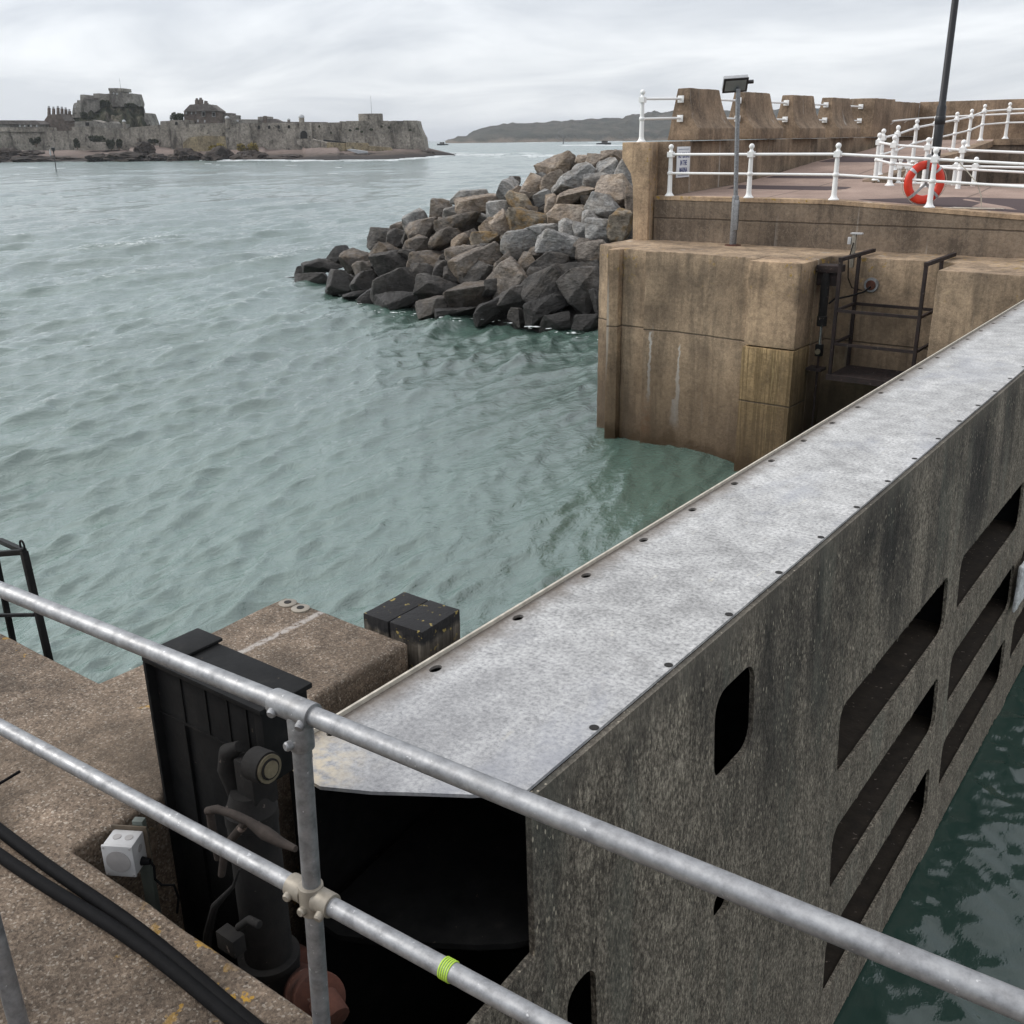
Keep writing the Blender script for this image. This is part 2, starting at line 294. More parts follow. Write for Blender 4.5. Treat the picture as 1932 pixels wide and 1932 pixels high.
M = dict(
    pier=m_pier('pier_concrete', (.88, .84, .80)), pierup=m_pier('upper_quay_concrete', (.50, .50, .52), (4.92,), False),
    wall=m_pier('sea_wall_concrete', (.70, .66, .64), (), False), pilaster=m_pier('pilaster_concrete', (1.08, 1.0, .92), (2.66,)),
    dark_wall=m_pier('damp_retaining_concrete', (.42, .42, .45), (), False),
    ledge=m_ledge(), galv=m_galv(), galv_dull=m_galv('weathered_zinc', .72), brass=m_plain('tarnished_fitting', (.27, .24, .195), .5, .3),
    white=m_white(), black=m_black(), rust=m_rust('rusted_steel'), redrust=m_rust('red_rusted_plate', (.025, .011, .008), (.095, .034, .021)),
    cage=m_rust('dark_rusted_paint', (.010, .009, .009), (.036, .022, .019)),
    gatetop=m_gatetop(), gateface=m_gateface(), gatein=m_rust('silted_steel', (.014, .011, .008), (.036, .027, .019)),
    lip=m_plain('pale_lip_edge', (.46, .42, .35), .6, 0, .2), rubber=m_plain('black_rubber', (.004, .004, .0046), .75, 0, .3, 40, .2, .12),
    plastic=m_plain('grey_white_plastic', (.44, .435, .43), .45, 0, .08, 12, .03), plasticdark=m_plain('dirty_grey_lid', (.31, .295, .285), .5, 0, .1, 12, .03),
    tape=m_plain('yellow_green_tape', (.42, .62, .06), .5, 0, .05), orange=m_plain('orange_lifebuoy_shell', (.70, .045, .018), .45, 0, .08, 6, .03),
    greyband=m_plain('silver_reflective_band', (.52, .52, .54), .4, .2, .1), rope=m_plain('pale_rope', (.55, .50, .42), .9, 0, .2),
    alu=m_plain('dull_aluminium', (.38, .385, .39), .45, .5, .12), lampglass=m_plain('lamp_glass', (.22, .24, .24), .12, 0, .1, 5, 0),
    lampblack=m_plain('black_lamp_paint', (.010, .010, .012), .4, 0, .3), sign=m_plain('white_sign_face', (.74, .76, .78), .4, 0, .05, 5, 0),
    navy=m_plain('navy_lettering', (.02, .035, .16), .5, 0, .05, 5, 0), timber=None,
    chrome=m_plain('chromed_rod', (.55, .56, .57), .18, .9, .08, 10, 0), ramoil=m_rust('greasy_ram_paint', (.004, .004, .004), (.016, .014, .0125)),
    wrap=m_rust('greased_pipe_wrap', (.012, .009, .0075), (.052, .040, .033)), gold=m_plain('greased_pin_end', (.18, .15, .10), .45, .4, .3, 25),
    greenbar=m_plain('grey_green_bar', (.10, .115, .10), .6), wood=m_plain('brown_backboard', (.10, .075, .05), .8),
    tarmac=m_plain('maroon_paving', (.058, .036, .036), .95, 0, .12, 30, .2), paving=None,
    castle=m_castle('castle_granite', (.16, .145, .122), (.38, .345, .295), .75), castle2=m_castle('keep_granite', (.15, .138, .122), (.33, .31, .275), .6),
    brick=m_castle('house_brownstone', (.115, .092, .078), (.19, .155, .13), .3), slate=m_castle('slate_roof', (.125, .11, .10), (.19, .17, .155), .2),
    ochre=m_castle('ochre_stained_stone', (.22, .18, .115), (.36, .30, .19), .5), lead=m_plain('pale_dome', (.42, .43, .44), .6, 0, .1, .5, 0),
    crag=m_castle('crag_rock', (.075, .064, .05), (.20, .175, .145), .5), shorerock=m_castle('wet_shore_rock', (.022, .018, .016), (.07, .055, .045), .3),
    beach=m_castle('pink_shingle', (.20, .145, .125), (.30, .225, .195), .15), dark=m_plain('dark_opening', (.012, .011, .01), .9, 0, .1, 5, 0),
    pane=m_plain('pale_window', (.42, .42, .42), .3, 0, .05, 1, 0),
    bush=m_leaf('dark_scrub', (.012, .016, .008), (.045, .052, .026)), tree=m_leaf('tree_leaves', (.015, .022, .010), (.045, .06, .028)), kelp=m_leaf('yellow_scrub', (.10, .08, .025), (.30, .23, .065)),
    sea=m_water('grey_green_sea', (.076, .126, .104), .018, .5, .75, True, 2.0), marina=m_water('dark_green_harbour_water', (.030, .058, .048), .02, .9, .09),
    foam=m_plain('white_surf', (.58, .61, .61), .8, 0, .1, .3, 0),
)
def m_timber():
    m, n, b = mat('tarred_timber', .75, 0, .3); P = n.pos()
    g = n.noise(n.pos((22, 22, 1.2)), 1, 5, .7); c = n.ramp(g, (.35, (.03, .026, .021)), (.55, (.11, .095, .078)), (.75, (.28, .25, .205)))
    z = n.math('ADD', n.xyz(P)[2], n.math('MULTIPLY', n.noise(P, 14, 4), .12))
    c = n.mix(n.ramp(n.math('SUBTRACT', z, 4.0), (.43, 0), (.47, 1)), c, (.012, .0115, .012))
    li = n.ramp(n.noise(P, 22, 4, .6), (.63, 0), (.66, .8)); c = n.mix(li, c, (.30, .23, .07))
    n.put(b.inputs['Base Color'], c); n.bump(b, n.math('ADD', g, n.noise(P, 25, 4)), .6, .01); return m
def m_paving():
    m, n, b = mat('brown_concrete_paving', .92, 0, .3); P = n.pos(); x, y, z = n.xyz(P)
    c = n.ramp(n.noise(P, .9, 6, .6), (.3, (.225, .16, .13)), (.7, (.34, .25, .205)))
    c = n.mix(1.0, c, n.ramp(n.noise(P, 22, 4, .7), (.3, .8), (.7, 1.18)), 'MULTIPLY')
    j = n.ramp(n.math('ABSOLUTE', n.math('SUBTRACT', n.math('FRACT', n.math('MULTIPLY', x, .26)), .5)), (.004, 1), (.009, 0))
    c = n.mix(n.math('MULTIPLY', j, .6), c, (.06, .045, .035))
    n.put(b.inputs['Base Color'], c); n.bump(b, n.noise(P, 40, 4), .3, .006); return m
M['timber'] = m_timber(); M['paving'] = m_paving()
ROCKM = {'g': m_rock('grey_boulder', ((.13, .128, .125), (.25, .245, .235), (.36, .35, .33)), .12),
         'b': m_rock('tan_boulder', ((.135, .110, .088), (.255, .210, .170), (.36, .315, .265)), .18),
         'o': m_rock('ochre_stained_boulder', ((.12, .10, .08), (.23, .195, .15), (.32, .285, .235)), .6),
         'm': m_rock('brown_grey_boulder', ((.07, .060, .051), (.15, .130, .112), (.22, .195, .17)), .15),
         'd': m_rock('dark_boulder', ((.030, .028, .026), (.070, .065, .060), (.125, .116, .108)), .04),
         'k': m_rock('wet_black_boulder', ((.012, .0115, .011), (.026, .024, .022), (.05, .047, .044)), 0, .6)}

# ------------------------------------------------------------------ object helpers
COL = sc.collection
def tag(o, label=None, cat=None, group=None, kind=None):
    if label: o['label'] = label
    if cat: o['category'] = cat
    if group: o['group'] = group
    if kind: o['kind'] = kind
    return o
def thing(name, label, cat, loc, group=None):
    o = bpy.data.objects.new(name, None); COL.objects.link(o); o.location = loc; o.empty_display_size = .2
    return tag(o, label, cat, group)
class MB:
    def __init__(s): s.v = []; s.f = []
    def add(s, vs, fs):
        k = len(s.v); s.v += [Vector(p) for p in vs]; s.f += [tuple(i+k for i in f) for f in fs]; return s
    def box(s, x0, x1, y0, y1, z0, z1):
        return s.add([(x0,y0,z0),(x1,y0,z0),(x1,y1,z0),(x0,y1,z0),(x0,y0,z1),(x1,y0,z1),(x1,y1,z1),(x0,y1,z1)],
            [(3,2,1,0),(4,5,6,7),(0,1,5,4),(1,2,6,5),(2,3,7,6),(3,0,4,7)])
    def obox(s, c, ax, ay, az):                           # centre and half-axis vectors
        c = Vector(c); ax = Vector(ax); ay = Vector(ay); az = Vector(az)
        return s.add([c-ax-ay-az, c+ax-ay-az, c+ax+ay-az, c-ax+ay-az, c-ax-ay+az, c+ax-ay+az, c+ax+ay+az, c-ax+ay+az],
            [(3,2,1,0),(4,5,6,7),(0,1,5,4),(1,2,6,5),(2,3,7,6),(3,0,4,7)])
    def bar(s, p, q, w, h=None, up=(0, 0, 1)):
        p = Vector(p); q = Vector(q); d = (q-p); L = d.length; d.normalize(); u = Vector(up)
        if abs(d.dot(u)) > .95: u = Vector((0, 1, 0))
        r = d.cross(u).normalized(); u = r.cross(d); h = h or w
        return s.obox((p+q)/2, d*L/2, r*w/2, u*h/2)
    def tube(s, pts, r, n=12, cap=True):
        pts = [Vector(p) for p in pts]; rs = r if isinstance(r, (list, tuple)) else [r]*len(pts)
        d0 = (pts[1]-pts[0]).normalized(); u = Vector((0, 0, 1)) if abs(d0.z) < .9 else Vector((0, 1, 0))
        vs = []; fs = []
        for i, p in enumerate(pts):
            d = (pts[min(i+1, len(pts)-1)]-pts[max(i-1, 0)]).normalized()
            a = d.cross(u).normalized(); u = a.cross(d).normalized()
            for k in range(n):
                t = 2*math.pi*k/n; vs.append(p+(a*math.cos(t)+u*math.sin(t))*rs[i])
        for i in range(len(pts)-1):
            for k in range(n): fs.append((i*n+k, i*n+(k+1) % n, (i+1)*n+(k+1) % n, (i+1)*n+k))
        if cap: fs += [tuple(range(n))[::-1], tuple(range((len(pts)-1)*n, len(pts)*n))]
        return s.add(vs, fs)
    def lathe(s, c, prof, n=16): return s.tube([Vector(c)+Vector((0, 0, z)) for r, z in prof], [r for r, z in prof], n)
    def prism(s, poly, axis, a, b):                       # poly of 2-D points; axis x: (y,z), y: (x,z), z: (x,y)
        def P(p, t): return {'x': (t, p[0], p[1]), 'y': (p[0], t, p[1]), 'z': (p[0], p[1], t)}[axis]
        n = len(poly); ar = sum(poly[i][0]*poly[(i+1) % n][1]-poly[(i+1) % n][0]*poly[i][1] for i in range(n))
        if (ar < 0) != (axis == 'y'): poly = poly[::-1]
        return s.add([P(p, a) for p in poly]+[P(p, b) for p in poly],
            [tuple(range(n))[::-1], tuple(range(n, 2*n))]+[(i, (i+1) % n, n+(i+1) % n, n+i) for i in range(n)])
    def slab(s, pts, depth):                              # polygon of 3-D points pushed along a vector
        n = len(pts); D = Vector(depth); pts = [Vector(p) for p in pts]
        return s.add(pts+[p+D for p in pts], [tuple(range(n)), tuple(range(n, 2*n))[::-1]]+[((i+1) % n, i, n+i, n+(i+1) % n) for i in range(n)])
    def ball(s, c, r, n=12, m=8, sz=1):
        return s.lathe(c, [(max(r*math.sin(math.pi*i/m), 1e-4), -r*sz*math.cos(math.pi*i/m)) for i in range(m+1)], n)
    def build(s, name, m, parent=None, bevel=0, smooth=35, seg=2, rough=0, sub=0):
        me = bpy.data.meshes.new(name); o = bpy.data.objects.new(name, me); COL.objects.link(o)
        off = Vector((0, 0, 0))
        if parent is not None:
            o.parent = parent; q = parent
            while q is not None: off += q.location; q = q.parent
        else:
            lo = [min(v[i] for v in s.v) for i in range(3)]; hi = [max(v[i] for v in s.v) for i in range(3)]
            off = Vector(((lo[0]+hi[0])/2, (lo[1]+hi[1])/2, lo[2])); o.location = off
        me.from_pydata([v-off for v in s.v], [], s.f)
        bm = bmesh.new(); bm.from_mesh(me); bmesh.ops.recalc_face_normals(bm, faces=bm.faces[:])
        if bevel:
            es = [e for e in bm.edges if len(e.link_faces) == 2 and e.calc_face_angle(0) > .5]
            bmesh.ops.bevel(bm, geom=es, offset=bevel, segments=seg, profile=.6, affect='EDGES', clamp_overlap=True)
        if sub:                                           # break up long faces and roughen them a little
            for _ in range(10):
                es = [e for e in bm.edges if e.calc_length() > sub]
                if not es: break
                bmesh.ops.subdivide_edges(bm, edges=es, cuts=1, use_grid_fill=True)
            bmesh.ops.triangulate(bm, faces=[f for f in bm.faces if len(f.verts) > 4])
            bm.normal_update()
            for v in bm.verts:
                p = v.co+off; v.co += v.normal*rough*(noise.noise(p*3)+.6*noise.noise(p*11))
        bm.to_mesh(me); bm.free()
        for p in me.polygons: p.use_smooth = True
        me.set_sharp_from_angle(angle=math.radians(smooth))
        if m is not None: me.materials.append(m)
        return o
def inst(src, parent, loc, name=None):
    c = src.copy(); COL.objects.link(c); c.parent = parent; c.location = loc; return c
def struct(o): o['kind'] = 'structure'; return o

# ------------------------------------------------------------------ water
rng = np.random.default_rng(4)
def waves(X, Y, R, specs):
    dx = np.zeros_like(X); dy = np.zeros_like(X); dz = np.zeros_like(X)
    for lam, amp, th, ph, ch in specs:
        k = 2*np.pi/lam; cx_, sx_ = np.cos(th), np.sin(th)
        w = np.clip(lam/(R*3.2+1e-6)-.6, 0, 1); a = amp*w
        p = k*(X*cx_+Y*sx_)+ph
        if lam > .0 and R.max() > 1:                                       # wandering, grouped, peaky wind waves
            q = k*(-X*sx_+Y*cx_); p = p+.9*np.sin(q*.31+ph*3)+.5*np.sin(q*.17+k*X*.09+ph*5); a = a*(.55+.6*np.sin(q*.13+k*(X*cx_+Y*sx_)*.11+ph*7)**2)
            dz += a*(2.1*np.exp(1.1*(np.cos(p)-1))-.95)
        else: dz += a*np.cos(p)
        s_ = -a*ch*np.sin(p); dx += s_*cx_; dy += s_*sx_
    return dx, dy, dz
def grid_mesh(name, X, Y, Z, m, extra=None):
    nr, nc = X.shape; v = np.stack([X, Y, Z], -1).reshape(-1, 3)
    me = bpy.data.meshes.new(name); me.vertices.add(len(v)); me.vertices.foreach_set('co', v.ravel().astype(np.float32))
    i = np.arange(nr-1)[:, None]*nc+np.arange(nc-1)[None, :]; f = np.stack([i, i+1, i+nc+1, i+nc], -1).reshape(-1, 4)
    if extra is not None: f = f[extra(v, f)]
    me.loops.add(f.size); me.loops.foreach_set('vertex_index', f.ravel().astype(np.int32))
    me.polygons.add(len(f)); me.polygons.foreach_set('loop_start', (np.arange(len(f))*4).astype(np.int32)); me.polygons.foreach_set('loop_total', np.full(len(f), 4, np.int32))
    me.polygons.foreach_set('use_smooth', np.ones(len(f), bool)); me.update(); me.validate()
    me.materials.append(m); o = bpy.data.objects.new(name, me); COL.objects.link(o); return o
def make_sea():
    a = np.concatenate([np.arange(-180, -40, 3.5), np.arange(-40, 38, .155), np.arange(38, 180.1, 3.5)])
    th = np.radians(YAW-a); r = [2.5]
    while r[-1] < 20000: r.append(r[-1]*(1.0045 if r[-1] < 120 else 1.008 if r[-1] < 900 else 1.05) if r[-1] > 9 else r[-1]+.04)
    r = np.array(r); Rg, Tg = np.meshgrid(r, th, indexing='ij'); X = -np.sin(Tg)*Rg; Y = np.cos(Tg)*Rg
    sp = []
    for n_, l0, l1, st, spread, ch in ((7, 7, 18, .0048, .22, .7), (12, 2.4, 5.5, .0108, .15, .66), (26, .9, 2.4, .0138, .18, .62), (40, .35, .9, .0175, .24, .58), (32, .13, .35, .0165, .36, .5)):
        for _ in range(n_):
            lam = np.exp(rng.uniform(np.log(l0), np.log(l1))); sp.append((lam, lam*st*rng.uniform(.7, 1.35), rng.normal(.14, spread), rng.uniform(0, 6.28), ch))
    step = np.gradient(r)[:, None]*np.ones_like(X); sp_ = np.maximum(Rg*.0027, step*.9)
    dx, dy, dz = waves(X, Y, sp_, sp)
    gust = .82+.30*np.sin(X*.055+.7)*np.sin(Y*.043+1.9)+.12*np.sin(X*.13+Y*.11)
    lee = np.clip((np.hypot(X+8, Y-20)-2)/14, .35, 1)            # quieter under the pier
    k = gust*lee; dx *= k; dy *= k; dz *= k
    def keep(v, f): c = v[f].mean(1); return ~((c[:, 0] > -2.35) & (c[:, 1] < 22))
    o = grid_mesh('sea', X+dx, Y+dy, dz, M['sea'], keep)
    at = o.data.attributes.new('crest', 'FLOAT', 'POINT')
    s = np.std(dz[600:1000]); at.data.foreach_set('value', np.clip(dz/(s*3.3)*.5+.5, 0, 1).ravel().astype(np.float32))
    return struct(o)
make_sea()
def make_marina():
    x = np.arange(-2.2, 24, .04); y = np.arange(-4.0, 22.0, .04); X, Y = np.meshgrid(x, y, indexing='ij'); sp = []
    for _ in range(26):
        lam = np.exp(rng.uniform(np.log(.16), np.log(.95))); sp.append((lam, lam*rng.uniform(.0030, .0060), rng.normal(1.2, .7), rng.uniform(0, 6.28), .6))
    dx, dy, dz = waves(X, Y, np.full_like(X, .04), sp)
    return struct(grid_mesh('marina_water', X+dx, Y+dy, dz-.25, M['marina']))
make_marina()
bm_ = MB().add([(-30000, -30000, -6), (30000, -30000, -6), (30000, 30000, -6), (-30000, 30000, -6)], [(0, 1, 2, 3)])
struct(bm_.build('seabed', M['shorerock']))

# ------------------------------------------------------------------ near quay
def quay():
    poly = [(-12, -1.2), (4, -1.2), (4, 1.42), (-3.03, 1.42), (-3.03, 1.8), (-3.10, 1.86), (-3.10, 3.28), (-4.02, 3.30), (-4.02, 2.16), (-12, 2.16)]
    return struct(MB().prism(poly, 'z', -3, 4.40).build('quay', M['ledge'], None, .022, 40, 3, .006, .16))
quay()
qy = bpy.data.objects['quay']
for u, v in ((543, 1139), (567, 1149)):
    p = atz(u, v, 4.40); r_ = MB().lathe(p, [(.05, -.01), (.05, .006), (.044, .009), (.022, .009)], 20).build('anchor_ring', M['brass'], qy); MB().lathe(p, [(.020, .0), (.020, .0115)], 14).build('anchor_hole', M['dark'], r_)
# timber fender
t = thing('fender_post', 'tarred black timber fender post with a split top beside the concrete block', 'fender', (-3.25, 3.47, -1))
MB().box(-3.445, -3.268, 3.315, 3.635, -1, 4.457).build('timber_baulk', M['timber'], t, .006, 40, 2, .006, .12)
MB().prism([(-3.262, 3.32), (-3.045, 3.325), (-3.06, 3.64), (-3.268, 3.64)], 'z', -1, 4.457).build('timber_baulk', M['timber'], t, .006, 40, 2, .006, .12)

# galvanised guardrail in front of the camera
def tubefit(mb, p, q, r, n=24): return mb.tube([p, q], r, n)
gr = thing('guardrail', 'galvanised tube guardrail with two rails crossing the near foreground', 'railing', (-1.70, 1.40, 4.40))
def rl(x, z): return Vector((x, 1.40+(x+1.70)*.041, z))
TR = [rl(-4.6, 5.452), rl(-1.7, 5.45), rl(1.6, 5.435)]; MR = [Vector((-4.6, 1.275, 4.905)), Vector((-1.7, 1.382, 4.903)), Vector((1.6, 1.505, 4.885))]
MB().tube(TR, .0245, 28).build('top_rail', M['galv'], gr); 
MB().tube([MR[0], MR[1]+Vector((-.02, 0, 0))], .0242, 28).build('mid_rail', M['galv'], gr); MB().tube([MR[1]+Vector((.02, 0, 0)), MR[2]], .0242, 28).build('mid_rail', M['galv'], gr)
pb = Vector((-1.70, 1.40, 4.40))
MB().tube([pb+Vector((.0, -.03, 0)), TR[1]+Vector((0, 0, -.03))], .0242, 28).build('post', M['galv_dull'], gr)
tee = MB().tube([TR[1]+Vector((-.085, -.0035, 0)), TR[1]+Vector((.05, .002, 0))], .0325, 28); tee.tube([TR[1]+Vector((0, 0, -.01)), TR[1]+Vector((0, 0, -.105))], .0315, 28)
tee_o = tee.build('tee_fitting', M['galv'], gr, .003)
crs = MB().tube([MR[1]+Vector((0, 0, -.05)), MR[1]+Vector((0, 0, .035))], .0330, 28)
crs.tube([MR[1]+Vector((-.075, -.003, 0)), MR[1]+Vector((-.02, -.001, 0))], .0320, 28); crs.tube([MR[1]+Vector((.02, .001, 0)), MR[1]+Vector((.075, .003, 0))], .0320, 28)
crs_o = crs.build('cross_fitting', M['brass'], gr, .003)
def setscrew(p, d, par, m):
    p = Vector(p); d = Vector(d).normalized(); o = MB()
    o.tube([p, p+d*.014], .0125, 16); o.tube([p+d*.014, p+d*.019], [.0125, .0095], 16); o.tube([p+d*.0185, p+d*.0192], .0095, 16); r = o.build('set_screw', m, par)
    MB().tube([p+d*.0175, p+d*.0187], .0052, 6).build('socket_hole', M['dark'], r) if par is None else None
    return r
dcam = Vector((-.1, -.82, .25))
for q, dd in ((TR[1]+Vector((-.068, 0, 0)), (.25, -.9, -.25)), (TR[1]+Vector((.03, 0, 0)), (.25, -.9, -.35)), (TR[1]+Vector((-.0, 0, -.085)), (-.2, -.98, .0))):
    d_ = Vector(dd).normalized(); setscrew(q+d_*.028, d_, tee_o, M['galv'])
for q, dd in ((MR[1]+Vector((-.06, 0, 0)), (.2, -.95, -.15)), (MR[1]+Vector((0, 0, -.025)), (.05, -.98, .0)), (MR[1]+Vector((.055, 0, 0)), (.2, -.9, -.35))):
    d_ = Vector(dd).normalized(); setscrew(q+d_*.028, d_, crs_o, M['brass'])
cord = MB()
for k in range(5):
    x = -1.262+k*.0062; c = MR[1].lerp(MR[2], (x+1.7)/3.3); cord.tube([c+Vector((0, math.cos(a)*.0252, math.sin(a)*.0252))+Vector((a*.0006, 0, 0)) for a in [i*math.pi/9 for i in range(19)]], .0022, 6)
cord.build('wound_tape', M['tape'], gr)
MB().tube([Vector((-2.435, .90, 4.40)), Vector((-2.50, .90, 5.45))], .026, 24).build('corner_post', M['galv_dull'])
tag(bpy.data.objects['corner_post'], 'grey galvanised tube standing at the extreme lower left corner of the photo', 'post')

# black hoses over the ledge
def hose(off, z, label):
    pts = []
    for i in range(40):
        x = -4.9+i*.09; pts.append((x, 1.275+off+.02*math.sin(x*1.7+off*30)-.008*math.cos(x*4), z+.003*math.sin(x*7+off)))
    return tag(MB().tube(pts, .0215, 14).build('hydraulic_hose', M['rubber']), label, 'hose', 'black hoses lying on the quay')
hose(.022, 4.424, 'black hose on the brown quay, the one nearer the recess and the junction box')
hose(-.028, 4.424, 'black hose on the brown quay, the one farther from the junction box')
tag(MB().tube([aty(-20, 1492, 2.0)*0+Vector(atz(-25, 1492, 4.43)), Vector(atz(10, 1472, 4.45)), Vector(atz(38, 1455, 4.47))], .006, 8).build('cable_end', M['rubber']), 'thin black cable end poking over the brown quay beside the left photo edge', 'cable')

# black bracket that carries the near ram
br = thing('ram_bracket', 'black steel bracket box with ribbed face rising above the near quay edge', 'bracket', (-2.72, 1.9, 3.2))
MB().box(-3.02, -2.44, 1.835, 1.865, 3.2, 4.985).build('face_plate', M['black'], br, .003)
MB().box(-3.03, -2.38, 1.80, 2.03, 4.985, 5.005).build('top_plate', M['black'], br, .004)
MB().box(-2.445, -2.40, 1.82, 2.02, 4.70, 4.984).build('side_plate', M['black'], br, .004)
MB().box(-3.028, -3.012, 1.80, 2.02, 3.2, 4.984).build('side_plate', M['black'], br, .003)
MB().box(-3.03, -2.88, 1.84, 2.05, 5.0055, 5.019).build('cap_plate', M['black'], br, .006)
rb = MB()
rb.box(-3.011, -2.446, 1.827, 1.834, 4.765, 4.773)
for x in (-2.86, -2.72, -2.60, -2.50): rb.box(x-.004, x+.004, 1.830, 1.8345, 4.774, 4.984)
rb.box(-2.866, -2.854, 1.822, 1.8345, 3.3, 4.764); rb.box(-3.011, -2.867, 1.815, 1.834, 4.30, 4.312)
rb.build('stiffener_rib', M['black'], br)
# near hydraulic ram
rm = thing('hydraulic_ram', 'large greasy black upright hydraulic cylinder beside the near end of the gate', 'hydraulic ram', (-2.44, 1.78, 3.0))
RX, RY = -2.435, 1.76
cy_ = MB().lathe((RX, RY, 0), [(.086, 4.0), (.086, 4.58), (.090, 4.585), (.090, 4.63), (.082, 4.64), (.062, 4.70)], 32); cy_.build('cylinder', M['ramoil'], rm)
MB().lathe((RX, RY, 0), [(.08, 3.74), (.106, 3.76), (.106, 3.97), (.111, 3.975), (.111, 4.0), (.100, 4.005), (.0865, 4.005)], 32).build('end_collar', M['ramoil'], rm)
MB().lathe((RX, RY, 0), [(.040, 2.6), (.040, 3.74)], 24).build('piston_rod', M['chrome'], rm)
ck = MB().tube([(RX-.06, RY, 4.66), (RX-.085, RY-.01, 4.76), (RX-.07, RY-.01, 4.83), (RX-.02, RY, 4.865)], [.035, .037, .034, .02], 14)
ck.obox((RX+.02, RY+.02, 4.74), (.045, 0, 0), (0, .05, 0), (0, 0, .09)); ck.build('clevis', M['ramoil'], rm, .006)
pn_d = Vector((.97, .02, .08)).normalized(); pn_c = aty(507, 1450, 1.70)
MB().tube([pn_c+pn_d*-.07, pn_c], .054, 28).build('pin_boss', M['ramoil'], rm)
pin = MB().tube([pn_c, pn_c+pn_d*.006], .047, 28).build('pin', M['gold'], rm)
MB().tube([pn_c+pn_d*.0062, pn_c+pn_d*.010], .035, 28).build('pin_cap', M['ramoil'], pin); MB().tube([pn_c+pn_d*.0102, pn_c+pn_d*.013], .028, 28).build('pin_end', M['gold'], pin)
def pth(*uv, y): return [aty(u, v, y) for u, v in uv]
pw = MB().tube(pth((392, 1530), (410, 1527), (440, 1536), (470, 1550), (500, 1572), (530, 1590), (558, 1602), y=1.58), [.012, .014, .013, .016, .024, .018, .010], 12)
pw.tube(pth((466, 1550), (440, 1580), (425, 1598), (418, 1650), y=1.585), [.013, .015, .014, .012], 12); pw.tube(pth((396, 1530), (400, 1560), (412, 1620), y=1.60), .013, 10)
pw.build('wrapped_pipework', M['wrap'], rm, 0, 50, 2, .004, .02)
for x, z in ((RX-.005, 4.53), (RX+.01, 3.86)): MB().tube([(x, RY-.07, z), (x, RY-.115, z)], .019, 14).build('port_plug', M['wrap'], rm, .004)
MB().tube(pth((452, 1640), (440, 1672), (405, 1710), (392, 1760), (390, 1800), y=1.62), [.004, .006, .014, .016, .016], 10).build('feed_hose', M['ramoil'], rm)
vb = MB().obox(aty(436, 1775, 1.56), (.045, 0, 0), (0, .025, 0), (0, 0, .035)); vb.tube(pth((450, 1750), (470, 1735), (490, 1745), y=1.58), .014, 10); vb.build('valve_block', M['ramoil'], rm, .02)
# rusty foot bearing
rf = thing('hinge_bearing', 'red rusted round hinge bearing low in the recess below the ram', 'bearing', (-2.15, 1.9, 3.4))
MB().tube([aty(560, 1860, 1.9), aty(605, 1885, 1.66)], .085, 28).build('bearing_drum', M['redrust'], rf, .01)
MB().tube([aty(540, 1830, 2.0), aty(570, 1850, 1.95)], .11, 28).build('bearing_flange', M['redrust'], rf, .01)
MB().tube([aty(635, 1925, 1.62), aty(608, 1884, 1.64)], .05, 16).build('bearing_nut', M['redrust'], rf, .006)

# junction box in the corner of the recess
jb = thing('junction_box', 'square grey white plastic junction box mounted in the quay recess', 'junction box', (-2.80, 1.55, 4.30))
ax = Vector((.42, .91, 0)).normalized(); ay = Vector((-.91, .42, 0)).normalized(); JC = Vector((-2.845, 1.515, 4.415)); up = Vector((0, 0, 1))
# face normal looks left and down the quay (-ax side faces the camera's left)
fx = Vector((.86, .50, 0)).normalized(); fn = Vector((.50, -.86, 0)).normalized()
MB().obox(JC, fx*.055, fn*.042, up*.062).build('box_body', M['plastic'], jb, .008)
lid = MB().obox(JC+fn*.0475, fx*.057, fn*.005, up*.064).build('box_lid', M['plastic'], jb, .006)
MB().tube([JC+fn*.0527, JC+fn*.0545], .044, 32).build('lid_dish', M['plasticdark'], lid)
for sx in (-1, 1):
    for sz in (-1, 1): MB().tube([JC+fn*.0525+fx*.048*sx+up*.055*sz, JC+fn*.0545+fx*.048*sx+up*.055*sz], .004, 10).build('lid_screw', M['plasticdark'], lid)
for k in (-.022, .022): MB().tube([JC+up*.0622+fx*k, JC+up*.0638+fx*k], .0145, 20).build('knockout', M['plasticdark'], jb)
MB().tube([JC+fx*.0552+up*.02, JC+fx*.0568+up*.02], .0145, 20).build('knockout', M['plasticdark'], jb)
MB().tube([JC+fx*.055+up*-.035, JC+fx*.085+up*-.036], [.016, .011], 16).build('cable_gland', M['rubber'], jb)
g0 = JC+fx*.085+up*-.036
MB().tube([g0, g0+fx*.012-up*.02, g0+fx*.008-up*.075, g0+fx*.03-up*.10, g0+fx*.075-up*.095, g0+fx*.085-up*.15, g0+fx*.07-up*.22], .0045, 8).build('lead', M['rubber'], jb)
MB().obox(JC-fn*.047, fx*.066, fn*.004, up*.075).build('backboard', M['wood'], jb, .004)
MB().obox(JC-fn*.066+fx*.03-up*.18, fx*.020, fn*.014, up*.27).build('mounting_bar', M['greenbar'], jb, .003)

